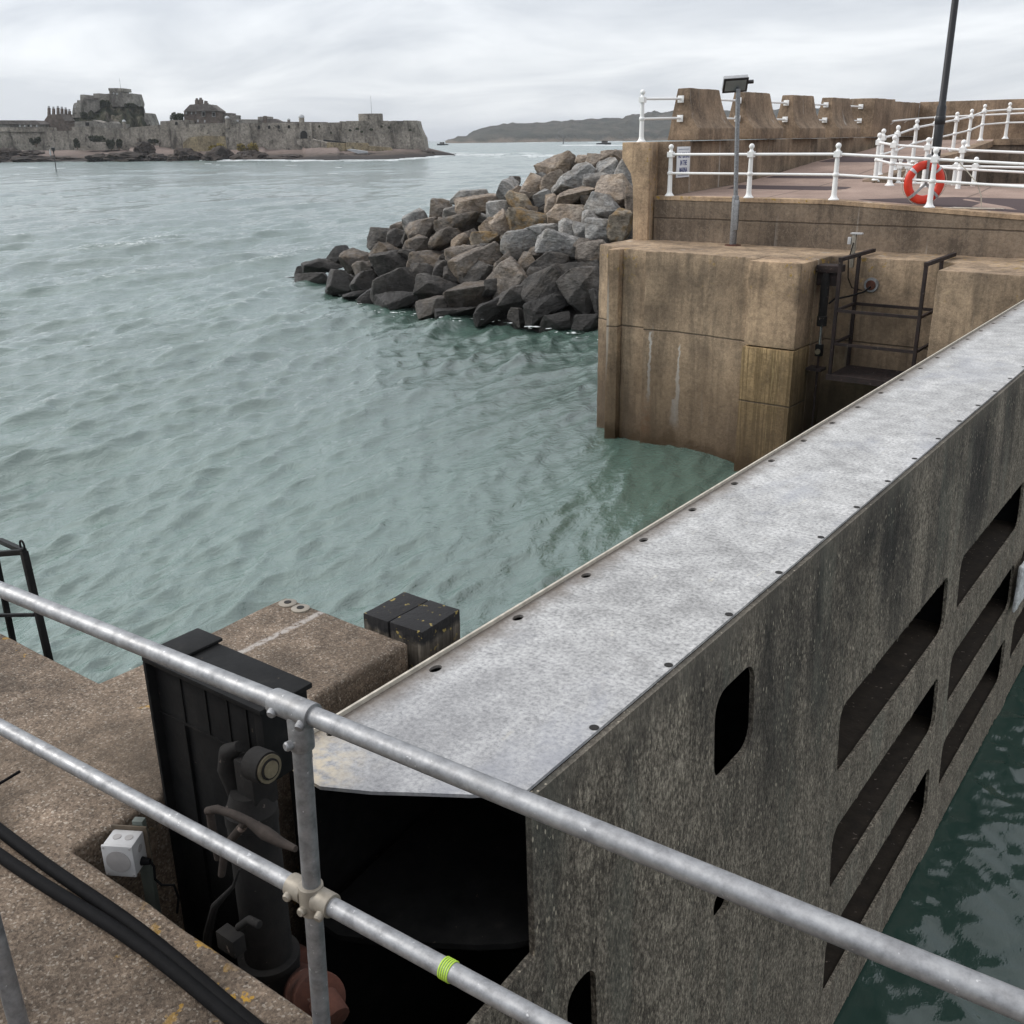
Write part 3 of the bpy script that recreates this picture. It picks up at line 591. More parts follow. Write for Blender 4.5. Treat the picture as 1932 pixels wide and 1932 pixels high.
# black steel frame at the left edge
lf = thing('ladder_frame', 'black square-tube ladder frame with a lifting eye rising past the quay edge', 'ladder', (-4.9, 2.26, 3.2))
A = aty(45, 1040, 2.30); Bp = aty(86, 1216, 2.30)
MB().bar(A, Bp+(Bp-A)*2.2, .032, .032, (0, 1, 0)).build('stile', M['black'], lf, .003)
MB().bar(A+Vector((.01, 0, 0)), Vector(aty(0, 1062, 2.26))+Vector((-.25, -.0, -.02)), .028).build('top_bar', M['black'], lf, .003)
MB().bar(A, Vector(aty(0, 1020, 2.55)), .028).build('top_bar', M['black'], lf, .003)
MB().bar(aty(66, 1160, 2.30), Vector(aty(0, 1184, 2.26))+Vector((-.25, 0, 0)), .018).build('rung', M['black'], lf, .003)
MB().bar(Vector((-6.1, 2.75, 4.84)), Vector((-6.1, 2.75, 2.0)), .032).build('stile', M['black'], lf, .003)
ec = A+Vector((-.005, 0, .03)); MB().tube([ec+Vector((math.cos(a)*.020, 0, math.sin(a)*.026)) for a in [math.radians(-35+i*25) for i in range(11)]], .0055, 8).build('lifting_eye', M['black'], lf)

# ------------------------------------------------------------------ the gate
def curve_plate(name, outer, holes, thick, to_world, m, parent, bevel=.0):
    cu = bpy.data.curves.new(name, 'CURVE'); cu.dimensions = '2D'; cu.fill_mode = 'BOTH'
    for lp in [outer]+holes:
        s = cu.splines.new('POLY'); s.points.add(len(lp)-1)
        for p, q in zip(s.points, lp): p.co = (q[0], q[1], 0, 1)
        s.use_cyclic_u = True
    cu.extrude = thick/2; tmp = bpy.data.objects.new(name, cu); COL.objects.link(tmp)
    dg = bpy.context.evaluated_depsgraph_get(); dg.update(); me = bpy.data.meshes.new_from_object(tmp.evaluated_get(dg))
    bpy.data.objects.remove(tmp); bpy.data.curves.remove(cu)
    mb = MB(); mb.v = [to_world(v.co) for v in me.vertices]; mb.f = [tuple(p.vertices) for p in me.polygons]
    bpy.data.meshes.remove(me); o = mb.build(name, m, parent, 0, 30)
    bm = bmesh.new(); bm.from_mesh(o.data); bmesh.ops.remove_doubles(bm, verts=bm.verts[:], dist=1e-4); bmesh.ops.recalc_face_normals(bm, faces=bm.faces[:]); bm.to_mesh(o.data); bm.free()
    for p in o.data.polygons: p.use_smooth = False
    return o
def rrect(y0, y1, z0, z1, r, n=5):
    out = []
    for cx_, cy_, a0 in ((y1-r, z0+r, -90), (y1-r, z1-r, 0), (y0+r, z1-r, 90), (y0+r, z0+r, 180)):
        for k in range(n+1): a = math.radians(a0+90*k/n); out.append((cx_+r*math.cos(a), cy_+r*math.sin(a)))
    return out
def oval(x, y, rx, ry, n=12): return [(x+rx*math.cos(2*math.pi*k/n), y+ry*math.sin(2*math.pi*k/n)) for k in range(n)]
GZ = 4.35; GY1 = 19.62; TILT = .0457
gt = thing('tidal_gate', 'long steel tidal gate with a pale grey top walkway and fouled brown side', 'gate', (-2.4, 10, -1))
end_curve = [(-2.93, 2.30), (-2.78, 2.245), (-2.63, 2.235), (-2.44, 2.33), (-2.27, 2.44), (-2.11, 2.54), (-2.0, 2.63), (-1.95, 2.69)]
tops = [(-2.93, 2.30)]+end_curve[1:]+[(-1.95, GY1), (-2.93, GY1)]
bh = [oval(-2.872, 2.545+.675*k, .026, .040) for k in range(26)]
curve_plate('top_plate', tops, bh, .016, lambda c: Vector((c.x, c.y, GZ+c.z)), M['gatetop'], gt)
MB().box(-2.945, -2.932, 2.30, GY1, GZ-.06, GZ+.028).build('lip_strip', M['lip'], gt)
dh = None
for k in range(25):
    if dh is None: dh = MB().tube([(-1.972, 3.22, GZ+.0085), (-1.972, 3.22, GZ+.0105)], .022, 12).build('drain_hole', M['dark'], gt)
    else: inst(dh, gt, (0, .675*k, 0))
hol = [rrect(4.31, 4.82, 3.46, 4.0, .13), rrect(4.34, 4.56, 2.52, 2.70, .07), rrect(2.86, 3.10, 2.76, 3.22, .10)]
Y0 = 6.36; 
while Y0 < 18.5:
    for zc_ in (2.64, 1.60, .61): hol.append(rrect(Y0, Y0+2.88, zc_-.29, zc_+.29, .13))
    hol.append(rrect(Y0, Y0+2.88, -.72, -.20, .13)); Y0 += 3.32
hol = [h for h in hol if max(p[0] for p in h) < GY1-.1]
def face(c): return Vector((-1.935+TILT*(GZ-c.y)+c.z, c.x, c.y))
skin = curve_plate('side_skin', [(2.675, GZ-.012), (2.65, 3.60), (2.0, 3.56), (2.0, -1), (GY1, -1), (GY1, GZ-.012)], hol, .03, face, M['gateface'], gt)
# mussel tufts hanging from the openings' upper edges
random.seed(3); tf = MB()
for h in hol[3:]:
    y0 = min(p[0] for p in h)+.15; y1 = max(p[0] for p in h)-.12; z1 = max(p[1] for p in h)
    for k in range(int((y1-y0)*16)):
        y = random.uniform(y0, y1); L = random.choice((.012, .018, .02, .03, .05)); w = random.uniform(.006, .016)
        a = face(Vector((y, z1+.006, random.uniform(-.012, .012)))); tf.tube([a, a+Vector((random.uniform(-.006, .006), random.uniform(-.008, .008), -L))], [w, .002], 5)
to = tf.build('weed_tuft', M['gateface'], gt); to['kind'] = 'stuff'
MB().box(-2.92, -2.90, 2.32, GY1, -1, GZ-.012).build('seaward_skin', M['black'], gt)
for z in (2.30, 1.27, .27): MB().box(-2.898, -1.958+TILT*(GZ-z), 5.22, GY1, z-.015, z+.015).build('shelf_plate', M['gatein'], gt)
sh = MB().prism([(x, y+.02) for x, y in end_curve[1:]]+[(-1.93, 3.3), (-2.895, 3.3)], 'z', 3.57, 3.60); sh.build('shelf_plate', M['black'], gt)

for y in (3.32, 5.2, 9.45, 12.77, 16.09, GY1-.02): MB().prism([(-2.896, -.9), (-2.896, GZ-.012), (-1.957, GZ-.012), (-1.957+TILT*(GZ+.9), -.9)], 'y', y-.012, y+.012).build('bulkhead', M['black'], gt)
wb = MB().obox(face(Vector((12.80, 1.58, .09))), (.02, 0, 0), (0, .34, 0), (.0, -.0, .30)); wb.build('white_gauge_block', m_plain('flaking_white_paint', (.62, .63, .62), .8, 0, .3, 25, .5), gt, .02, 40, 2, .012, .05)

# ------------------------------------------------------------------ far pier
pr = thing('pier', 'brown stained concrete harbour pier with pilasters and a ladder recess across the channel', 'pier', (-8, 22, -3))
main = [(-11.9, 20.30), (-11.22, 20.32), (-11.20, 20.08), (-10.6, 20.22), (-9.8, 20.18), (-8.56, 20.0), (-8.56, 20.4), (-7.42, 20.4), (-7.42, 21.2), (-4.95, 21.2), (-4.95, 19.82), (6, 19.75), (6, 22.52), (-12.9, 22.52), (-12.9, 20.9), (-12.2, 20.6), (-11.9, 20.6)]
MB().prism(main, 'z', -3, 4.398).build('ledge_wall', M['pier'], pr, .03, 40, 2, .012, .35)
MB().prism([(-12.16, 20.06), (-11.92, 20.16), (-11.905, 20.62), (-12.19, 20.62)], 'z', -3, 4.392).build('pilaster', M['pilaster'], pr, .02, 40, 2, .008, .3)
MB().prism([(-8.56, 19.62), (-7.46, 19.60), (-7.43, 20.39), (-8.552, 20.39)], 'z', 2.68, 4.392).build('pilaster', M['pilaster'], pr, .035, 40, 2, .01, .25)
MB().prism([(-8.58, 19.60), (-7.455, 19.58), (-7.43, 20.39), (-8.552, 20.39)], 'z', -3, 2.655).build('pilaster', m_pier('board_marked_concrete', (1.05, .95, .70), (1.5,), True, True), pr, .02, 40, 2, .012, .25)
def deckz(x, y):                                        # the promenade rises along the sea wall
    pts = [(22.4, 5.42), (26, 5.54), (28.75, 5.72), (31.7, 5.98), (36, 6.22), (40, 6.52), (60, 6.6)]
    z = pts[0][1]
    for (a, b), (c, d) in zip(pts, pts[1:]):
        if y >= a: z = b+(d-b)*min((y-a)/(c-a), 1)
    if x > -8: z -= min(x+8, 6)*.055*max(0, 1-(y-22)/9)
    return z
up_ = MB(); xs = [-12.35, -11, -9.5, -8, -6, -4, -1, 2, 6]
vs = [(x, 22.50, deckz(x, 22.5)-.012) for x in xs]; vs2 = [(x, 27.0, deckz(x, 26.6)-.012) for x in xs]
up_.add([(x, 22.50, 4.2) for x in xs]+vs+vs2, [(i, i+1, 9+i+1, 9+i) for i in range(8)]+[(9+i, 9+i+1, 18+i+1, 18+i) for i in range(8)])
up_.build('upper_quay_wall', M['pierup'], pr, .0, 30, 2, .012, .30)
cop = MB().add([p for x in xs for p in ((x, 22.485, deckz(x, 22.5)-.085), (x, 22.485, deckz(x, 22.5)-.0), (x, 22.75, deckz(x, 22.75)+.002))], [(3*i, 3*i+3, 3*i+4, 3*i+1) for i in range(8)]+[(3*i+1, 3*i+4, 3*i+5, 3*i+2) for i in range(8)])
cop.build('coping', M['pilaster'], pr, 0, 60, 2, .006, .2)
sl = MB().tube([(-6.55, 21.22, 3.86), (-6.55, 21.16, 3.86)], [.16, .14], 20).build('pipe_sleeve', M['galv_dull'], pr); MB().tube([(-6.55, 21.165, 3.86), (-6.55, 21.155, 3.86)], .10, 20).build('sleeve_mouth', M['redrust'], sl)
# promenade and ramp
pv = MB(); ys = [22.74, 24, 26, 27.2, 28.75, 30, 31.7, 34, 36, 38, 40, 42.4]
xl = [-11.95, -10.5, -9.3, -8.62]
for i in range(len(ys)-1):
    for j in range(3): pv.add([(x, y, deckz(x, y)) for x, y in ((xl[j], ys[i]), (xl[j+1], ys[i]), (xl[j+1], ys[i+1]), (xl[j], ys[i+1]))], [(0, 1, 2, 3)])
xr = [-8.62, -8, -7, -6, -4, -2, 1, 4, 6]
for y0, y1 in ((22.74, 24), (24, 26), (26, 26.95)):
    for j in range(8): pv.add([(x, y, deckz(x, y)) for x, y in ((xr[j], y0), (xr[j+1], y0), (xr[j+1], y1), (xr[j], y1))], [(0, 1, 2, 3)])
pv.add([(-8.62, 40, 6.52), (8, 40, 6.52), (8, 42.4, 6.54), (-8.62, 42.4, 6.54)], [(0, 1, 2, 3)])
struct(pv.build('promenade', M['paving'], None, 0, 20))
st = MB().box(-8.6, 8, 26.97, 39.7, 4.0, 5.13); struct(st.build('lower_path', M['paving']))
tb = MB()
def band(pts): tb.add([(x, y, deckz(x, y)+.005) for x, y in pts], [tuple(range(len(pts)))])
band([(-11.6, 24.9), (-9.0, 24.9), (-8.7, 25.35), (-8.75, 25.9), (-9.1, 26.0), (-11.75, 26.0)]); band([(-11.8, 27.8), (-9.15, 27.8), (-9.15, 28.75), (-11.8, 28.75)]); band([(-11.8, 31.7), (-9.1, 31.7), (-9.1, 33.9), (-11.8, 33.9)])
band([(-7.6, 23.0), (-6.0, 22.85), (-4, 22.85), (-1, 22.85), (2, 22.85), (2, 25.9), (-1, 25.6), (-4, 25.2), (-6.0, 24.7)])
struct(tb.build('paving_band', M['tarmac'], None, 0, 20))
# retaining wall of the ramp
rw = MB(); yy = [27.2, 28.75, 30, 31.7, 34, 36, 38, 39.3]
rw.add([p for y in yy for p in ((-8.60, y, 4.4), (-8.60, y, deckz(-8.7, y)-.17))], [(2*i, 2*i+2, 2*i+3, 2*i+1) for i in range(len(yy)-1)])
rwt = thing('retaining_wall', 'dark damp concrete wall holding up the ramp behind the white railings', 'wall', (-8.6, 33, 4.4))
rw2 = MB(); rw2.prism([(27.2, 4.4)]+[(y, deckz(-8.7, y)-.16) for y in yy]+[(39.3, 4.4)], 'x', -8.88, -8.60); rw2.box(-8.599, 8, 39.3, 39.6, 4.4, 6.36); rw2.build('wall_face', M['dark_wall'], rwt)
cp2 = MB(); cp2.prism([(y, deckz(-8.7, y)-.158) for y in yy]+[(y, deckz(-8.7, y)+.03) for y in yy[::-1]], 'x', -8.92, -8.56); cp2.box(-8.558, 8, 39.25, 39.65, 6.362, 6.55); cp2.build('wall_coping', M['wall'], rwt)

# sea wall with merlons
sw = thing('sea_wall', 'brown concrete sea wall with curved teeth along its top and an overhanging outer lip', 'wall', (-12.4, 30, 4.2))
MB().prism([(-12.13, 4.2), (-12.13, 6.655), (-13.15, 6.64), (-13.15, 6.27), (-13.02, 6.10), (-12.90, 5.94), (-12.83, 5.66), (-12.78, 4.2)], 'y', 22.72, 42.6).build('wall_body', M['wall'], sw, .015, 40, 2, .01, .5)
prof = [(-12.55, 7.86), (-12.22, 7.86), (-12.20, 7.6), (-12.17, 7.38), (-12.10, 7.18), (-12.01, 7.04), (-11.91, 6.95), (-11.91, 6.672), (-12.76, 6.672)]
for y in (23.78, 27.0, 30.28, 33.5):
    mb = MB().prism(prof, 'y', y, y+2.1)
    for v in mb.v:
        if v.y > y+1: v.y -= .42*min(1, max(0, (v.z-6.95)/.9))
        else: v.y += .06*max(0, (v.z-6.95))
    mb.build('merlon', M['wall'], sw, .02, 40, 2, .01, .3)
MB().box(-12.78, -11.92, 36.8, 39.0, 6.672, 7.90).build('end_block', M['wall'], sw, .02, 40, 2, .01, .4)
MB().box(-12.6, -12.0, 39.01, 42.3, 6.672, 7.85).build('high_parapet', M['wall'], sw, .015, 40, 2, .01, .4)
MB().prism([(-12.40, 4.2), (-12.40, 6.64), (-13.16, 6.645), (-13.16, 6.265), (-13.03, 6.10), (-12.91, 5.94), (-12.84, 5.66), (-12.79, 4.2)], 'y', 22.28, 22.718).build('end_column', M['pilaster'], sw, .02, 40, 2, .01, .3)
bw = thing('harbour_wall', 'long plain brown concrete wall closing the view behind the ramp railings', 'wall', (-2, 42.5, 5))
MB().box(-12.0, 12, 42.3, 43.0, 5, 7.88).build('wall_panel', M['wall'], bw, .02, 40, 2, .01, .6)
# floodlight
PX, PY = -10.08, 22.13
fl = thing('floodlight', 'floodlight on a slim grey steel pole at the foot of the upper quay', 'floodlight', (PX, PY, 4.40))
MB().lathe((PX, PY, 4.40), [(.20, .0), (.19, .02), (.09, .03)], 8).build('base_plate', M['redrust'], fl)
slv = MB().lathe((PX, PY, 4.40), [(.078, .03), (.078, 1.08), (.05, 1.10)], 16); slv.box(PX+.02, PX+.12, PY-.085, PY-.03, 4.75, 5.4); slv.build('pole_sleeve', M['galv_dull'], fl, .004)
MB().tube([(PX, PY, 5.4), (PX-.10, PY, 7.72)], .05, 16).build('pole', M['galv_dull'], fl)
hx = (RGT*.98+Vector((0, 0, .05))).normalized(); hn = (-FWD*.8-Vector((0, 0, .60))).normalized(); hu = hx.cross(hn).normalized()
if hu.z < 0: hu = -hu
HC = Vector((PX-.18, PY, 7.83))
hd = MB().obox(HC, hx*.265, hn*.06, hu*.165).build('lamp_housing', M['alu'], fl, .015)
MB().obox(HC+hn*.0615, hx*.27, hn*.012, hu*.172).build('lamp_frame', M['lampblack'], hd, .006); MB().obox(HC+hn*.074, hx*.225, hn*.003, hu*.125).build('lamp_glass', M['lampglass'], hd)
MB().obox(HC+hx*.33+hu*.02, hx*.07, hn*.03, hu*.03).build('stirrup', M['lampblack'], fl, .005); MB().tube([(PX-.10, PY, 7.70), HC-hn*.05], .025, 10).build('stirrup', M['lampblack'], fl)
# tall black lamp post
LX, LY = -8.25, 31.2; lz = deckz(LX, LY)-.05
lp = thing('lamp_post', 'tall black lamp post rising out of the photo above the ramp', 'lamp post', (LX, LY, lz))
MB().lathe((LX, LY, lz), [(.16, 0), (.16, .05), (.125, .06), (.125, 1.55), (.095, 1.62), (.085, 8.0)], 16).build('pole', M['lampblack'], lp)
MB().lathe((LX, LY, lz), [(.128, 1.1), (.140, 1.12), (.140, 1.3), (.128, 1.32)], 16).build('collar', M['lampblack'], lp)
MB().obox((LX-.5, LY, lz+8.0), (.5, 0, 0), (0, .08, 0), (0, 0, .05)).build('lamp_head', M['lampblack'], lp, .02)

# ------------------------------------------------------------------ white railings
def post_mesh():
    m = MB().lathe((0, 0, 0), [(.115, 0), (.115, .018), (.085, .04), (.066, .075), (.058, .12), (.047, .88)], 16)
    m.lathe((0, 0, 0), [(.052, .475), (.066, .49), (.072, .52), (.066, .55), (.052, .565)], 16)
    m.box(-.068, .068, -.068, .068, .88, 1.0)
    m.lathe((0, 0, 0), [(.058, 1.0), (.040, 1.03), (.034, 1.05), (.058, 1.085), (.062, 1.11), (.054, 1.14), (.030, 1.165), (.004, 1.172)], 16)
    return m
POST = None
def railing(name, label, pts, rails, group, tail=()):
    global POST
    t = thing(name, label, 'railing', pts[0], group)
    for p in pts:
        l = Vector(p)-Vector(pts[0])
        if POST is None: POST = post_mesh().build('post', M['white'], None, 0, 40); POST.parent = t; POST.location = l
        else: inst(POST, t, l)
    for nm, h, r in rails:
        q = [Vector(p)+Vector((0, 0, h)) for p in list(pts)+list(tail)]
        MB().tube(q, r, 12).build(nm, M['white'], t)
    return t
RR = (('top_rail', .94, .030), ('mid_rail', .52, .028)); G = 'white railings on the far quay'
railing('quay_railing', 'long white railing along the front edge of the upper quay, behind the floodlight', [(x, 22.60, deckz(x, 22.5)) for x in (-12.01, -9.98, -8.0, -5.98, -3.95, -1.9)], RR, G)
railing('quay_railing', 'white railing of closely spaced posts right behind the orange lifebuoy', [(-8.65, 27.35, 5.62), (-8.0, 26.45, 5.56), (-7.2, 26.45, 5.5), (-6.4, 26.45, 5.44), (-4.2, 26.45, 5.34), (-2, 26.45, 5.25)], RR, G)
railing('quay_railing', 'white railing climbing the ramp in front of the harbour wall', [(-9.0, 28.75, deckz(-9, 28.75)), (-8.93, 29.74, deckz(-9, 29.74)), (-9.0, 31.67, deckz(-9, 31.67)), (-9.0, 33.6, deckz(-9, 33.6)), (-9.0, 35.93, deckz(-9, 35.93)), (-8.9, 37.3, deckz(-9, 37.3)), (-8.98, 39.3, 6.5), (-8.3, 39.8, 6.55), (-6.3, 39.8, 6.55), (-4.3, 39.8, 6.55)], RR, G)
railing('quay_railing', 'low white railing on the lower path, in front of the dark retaining wall', [(-8.4, 28.5, 5.02), (-8.19, 28.5, 5.02), (-8.0, 28.5, 5.02), (-7.01, 28.5, 5.02), (-6.54, 28.5, 5.02), (-3.4, 28.7, 4.96)], RR, G)
hr = thing('wall_handrail', 'weathered white handrail fixed along the foot of the back wall', 'handrail', (-11.5, 39.0, 6.4))
MB().tube([(-11.75, 38.4, 7.18), (-11.75, 41.9, 7.30), (-11.4, 42.12, 7.32), (-4, 42.12, 7.5)], .032, 12).build('handrail_tube', M['white'], hr)
for p in ((-11.75, 38.6, 7.1), (-11.75, 40.2, 7.17), (-11.75, 41.6, 7.22), (-10.3, 42.2, 7.28), (-7.5, 42.2, 7.36)): MB().bar(Vector(p)-Vector((.12, 0, .02)) if p[1] < 42 else Vector(p)+Vector((0, .1, -.02)), Vector(p)+Vector((0, 0, .06)), .025).build('wall_bracket', M['white'], hr)
er = thing('parapet_railing', 'white railing of one post and two rails ending on the first merlon', 'railing', (-12.8, 22.56, 6.645), 'white rails between the merlons')
inst(POST, er, (0, 0, 0))
for z, nm in ((.96, 'top_rail'), (.52, 'mid_rail')): MB().tube([(-12.8, 22.56, 6.645+z), (-12.42, 23.76, 6.645+z+.02)], .028, 12).build(nm, M['white'], er); MB().box(-12.50, -12.34, 23.75, 23.778, 6.645+z-.07, 6.645+z+.09).build('wall_flange', M['white'], er, .006)
names = ('first', 'second', 'third', 'last')
for k, (y0, y1) in enumerate(((25.88, 27.0), (29.1, 30.28), (32.38, 33.5), (35.6, 36.8))):
    lab = ['white rail pair in the gap right behind the floodlight head', 'white rail pair in the middle gap of the sea wall teeth', 'white rail pair in the gap before the last curved tooth', 'white rail pair between the last curved tooth and the square end block'][k]
    t = thing('parapet_railing', lab, 'railing', (-12.38, y0, 6.67), 'white rails between the merlons')
    for z, nm in ((.97, 'top_rail'), (.52, 'mid_rail')):
        MB().tube([(-12.38, y0+.0, 6.67+z), (-12.38, y1, 6.67+z)], .028, 12).build(nm, M['white'], t); MB().box(-12.46, -12.30, y1-.035, y1-.004, 6.60+z, 6.75+z).build('wall_flange', M['white'], t, .006)
# sign
sg = thing('warning_sign', 'white notice with blue capitals NO FISHING IN THE MARINA on the sea wall', 'sign', (-11.9, 23.0, 5.83))
MB().box(-12.127, -12.105, 23.10, 23.78, 5.82, 6.53).build('sign_board', M['sign'], sg, .004)
def text3d(body, size, sx, loc, name, m, parent):
    cu = bpy.data.curves.new(name, 'FONT'); cu.body = body; cu.size = size; cu.align_x = 'CENTER'; cu.align_y = 'CENTER'; cu.extrude = .0015; cu.offset = .004
    tmp = bpy.data.objects.new(name, cu); COL.objects.link(tmp); dg = bpy.context.evaluated_depsgraph_get(); dg.update(); me = bpy.data.meshes.new_from_object(tmp.evaluated_get(dg))
    bpy.data.objects.remove(tmp); mb = MB(); L = Vector(loc); mb.v = [L+Vector((v.co.z, v.co.x*sx, v.co.y)) for v in me.vertices]; mb.f = [tuple(p.vertices) for p in me.polygons]; return mb.build(name, m, parent)
for tx, z, sx in (('NO FISHING', 6.325, .66), ('IN THE', 6.155, .66), ('MARINA', 5.985, .66)): text3d(tx, .165, sx, (-12.103, 23.44, z), 'lettering', M['navy'], sg)
MB().box(-12.1045, -12.102, 23.16, 23.72, 6.465, 6.475).build('border_line', M['navy'], sg); MB().box(-12.1045, -12.102, 23.16, 23.72, 5.865, 5.875).build('border_line', M['navy'], sg)
# lifebuoy
BC = Vector((-6.19, 22.80, 5.80)); lb = thing('lifebuoy', 'orange ring lifebuoy with silver bands hung on the white quay railing', 'lifebuoy', BC-Vector((0, 0, .43)))
bn = (-FWD*.92+RGT*.05).normalized(); bx = bn.cross(Vector((0, 0, 1))).normalized(); bz = bx.cross(bn)
def ring(R, r, a0, a1, n=48, m=14, flat=.75):
    mb = MB(); full = abs(a1-a0) > 359; cnt = n if full else max(4, int(n*abs(a1-a0)/360)); vs = []; fs = []
    for i in range(cnt+(0 if full else 1)):
        a = math.radians(a0+(a1-a0)*i/cnt); e = bx*math.cos(a)+bz*math.sin(a)
        for k in range(m): t = 2*math.pi*k/m; vs.append(BC+e*(R+r*math.cos(t))+bn*(r*flat*math.sin(t)))
    L = len(vs)//m
    for i in range(L if full else L-1):
        for k in range(m): fs.append((i*m+k, i*m+(k+1) % m, ((i+1) % L)*m+(k+1) % m, ((i+1) % L)*m+k))
    return mb.add(vs, fs)
ring(.345, .088, 0, 360).build('ring', M['orange'], lb)
for a in (40, 135, 225, 315): ring(.345, .0905, a-4.5, a+4.5).build('band', M['greyband'], lb)
gl = MB()
for a0 in (40, 135, 225, 315):
    gl.tube([BC+(bx*math.cos(math.radians(a0+i*9))+bz*math.sin(math.radians(a0+i*9)))*(.437+.035*math.sin(math.pi*i/10))+bn*.0 for i in range(11)], .008, 6)
gl.build('grab_line', M['rope'], lb)
bh_ = thing('lifebuoy_holder', 'grey metal bracket with a round top that holds the lifebuoy', 'bracket', BC+bn*.1-Vector((0, 0, .5)))
sp_ = MB(); sp_.bar(BC+bn*.085+bz*.50, BC+bn*.085-bz*.03, .055, .012, bn); sp_.bar(BC+bn*.085-bz*.02, BC+bn*.085-bz*.27-bx*.27, .05, .012, bn); sp_.bar(BC+bn*.085-bz*.02, BC+bn*.085-bz*.27+bx*.27, .05, .012, bn); sp_.build('strap', M['alu'], bh_)
MB().tube([BC+bn*.07+bz*.50, BC+bn*.10+bz*.50], .06, 20).build('top_disc', M['alu'], bh_)
rp = MB(); z0 = deckz(-5.3, 22.9)
rp.tube([(-5.55, 22.6, 6.24), (-5.35, 22.62, 6.05), (-5.12, 22.66, 5.80), (-5.02, 22.7, 5.55), (-5.0, 22.75, z0+.02), (-5.2, 22.8, z0+.012), (-5.55, 22.85, z0+.012), (-5.75, 22.72, z0+.012), (-5.4, 22.7, z0+.012), (-5.0, 22.86, z0+.012), (-4.75, 22.8, z0+.012), (-5.05, 22.7, z0+.012), (-5.35, 22.82, z0+.012), (-4.6, 22.9, z0+.012)], .011, 7)
tag(rp.build('throwing_line', M['rope']), 'pale thin rope trailing from the railing onto the paving beside the lifebuoy', 'rope')
# ------------------------------------------------------------------ far recess: cage, ram, stub post, cables
cg = thing('access_cage', 'dark rusted steel access platform hanging from the ledge into the pier recess', 'platform', (-6.05, 20.6, 2.15))
XL, XR, YF, YB = -6.82, -5.21, 20.0, 21.08
for x in (XL, XR):
    MB().bar((x, 22.0, 4.47), (x, YF-.04, 4.47), .07, .07).build('cantilever_arm', M['cage'], cg); MB().bar((x, YF, 4.44), (x, YF, 2.18), .065).build('corner_post', M['cage'], cg, .004); MB().bar((x, YB, 4.44), (x, YB, 2.18), .065).build('corner_post', M['cage'], cg, .004)
    for z in (3.48, 2.82): MB().bar((x, YF+.03, z), (x, YB-.03, z), .05).build('guard_bar', M['cage'], cg)
for z in (3.48, 2.82): MB().bar((XL+.03, YF, z), (XR-.03, YF, z), .055).build('guard_bar', M['cage'], cg)
MB().bar((XL+.03, YB, 3.48), (XR-.03, YB, 3.48), .055).build('guard_bar', M['cage'], cg)
fg = MB()
for i in range(11): fg.bar((XL, YF+.02+i*.104, 2.17), (XR, YF+.02+i*.104, 2.17), .045, .06)
for x in (XL, -6.0, XR): fg.bar((x, YF-.04, 2.12), (x, YB+.04, 2.12), .06, .05)
fg.bar((XL-.05, YF-.06, 2.15), (XR+.05, YF-.06, 2.15), .05, .11); fg.build('floor_grating', M['cage'], cg)
fr = thing('hydraulic_ram', 'slim dark hydraulic ram with a bright rod in the far pier recess', 'hydraulic ram', (-7.2, 20.3, .3))
MB().lathe((-7.19, 20.3, 0), [(.06, 4.15), (.085, 4.0), (.085, 3.3), (.10, 3.29), (.10, 3.10)][::-1], 16).build('cylinder', M['ramoil'], fr)
MB().lathe((-7.19, 20.3, 0), [(.035, 2.72), (.035, 3.10)], 12).build('piston_rod', M['chrome'], fr)
MB().box(-7.26, -7.12, 20.24, 20.36, 2.48, 2.72).build('clevis', M['black'], fr, .01); MB().tube([(-7.19, 20.2, 2.58), (-7.19, 20.42, 2.58)], .055, 14).build('pin', M['gold'], fr)
MB().lathe((-7.19, 20.3, 0), [(.025, -.6), (.025, 2.48)], 10).build('lower_rod', M['cage'], fr)
for z in (2.2, .8): MB().box(-7.40, -7.08, 20.2, 20.5, z-.03, z+.03).build('guide_bracket', M['cage'], fr)
fb = MB().box(-7.41, -6.95, 20.3, 20.7, 4.16, 4.30); fb.box(-7.40, -7.0, 20.36, 20.64, 3.9, 4.16); fb.build('head_bracket', M['cage'], fr, .01)
sb = thing('cable_stub', 'small pale cable terminal post on the ledge beside the access cage', 'post', (-6.95, 21.1, 4.40))
MB().box(-7.0, -6.92, 21.05, 21.12, 4.2, 4.86).build('stub_bar', M['brass'], sb, .004); MB().box(-7.03, -6.80, 21.03, 21.14, 4.86, 4.89).build('stub_cap', M['plastic'], sb, .004); MB().box(-7.08, -7.01, 21.04, 21.1, 4.66, 4.8).build('terminal', M['plastic'], sb, .004)
tag(MB().tube([(-6.55, 21.14, 3.83), (-6.62, 21.0, 3.74), (-6.85, 20.8, 3.66), (-7.05, 20.5, 3.62), (-7.1, 20.36, 3.55)], .02, 8).build('hydraulic_hose', M['rubber']), 'black hose looping from the wall pipe to the far hydraulic ram', 'hose')
tag(MB().tube([(-6.95, 21.03, 4.7), (-7.0, 20.98, 4.35), (-6.98, 21.0, 4.0), (-6.9, 21.05, 3.8), (-6.7, 21.12, 3.75)], .012, 8).build('cable', M['rubber']), 'thin black cable dropping down the recess wall beside the cage', 'cable')

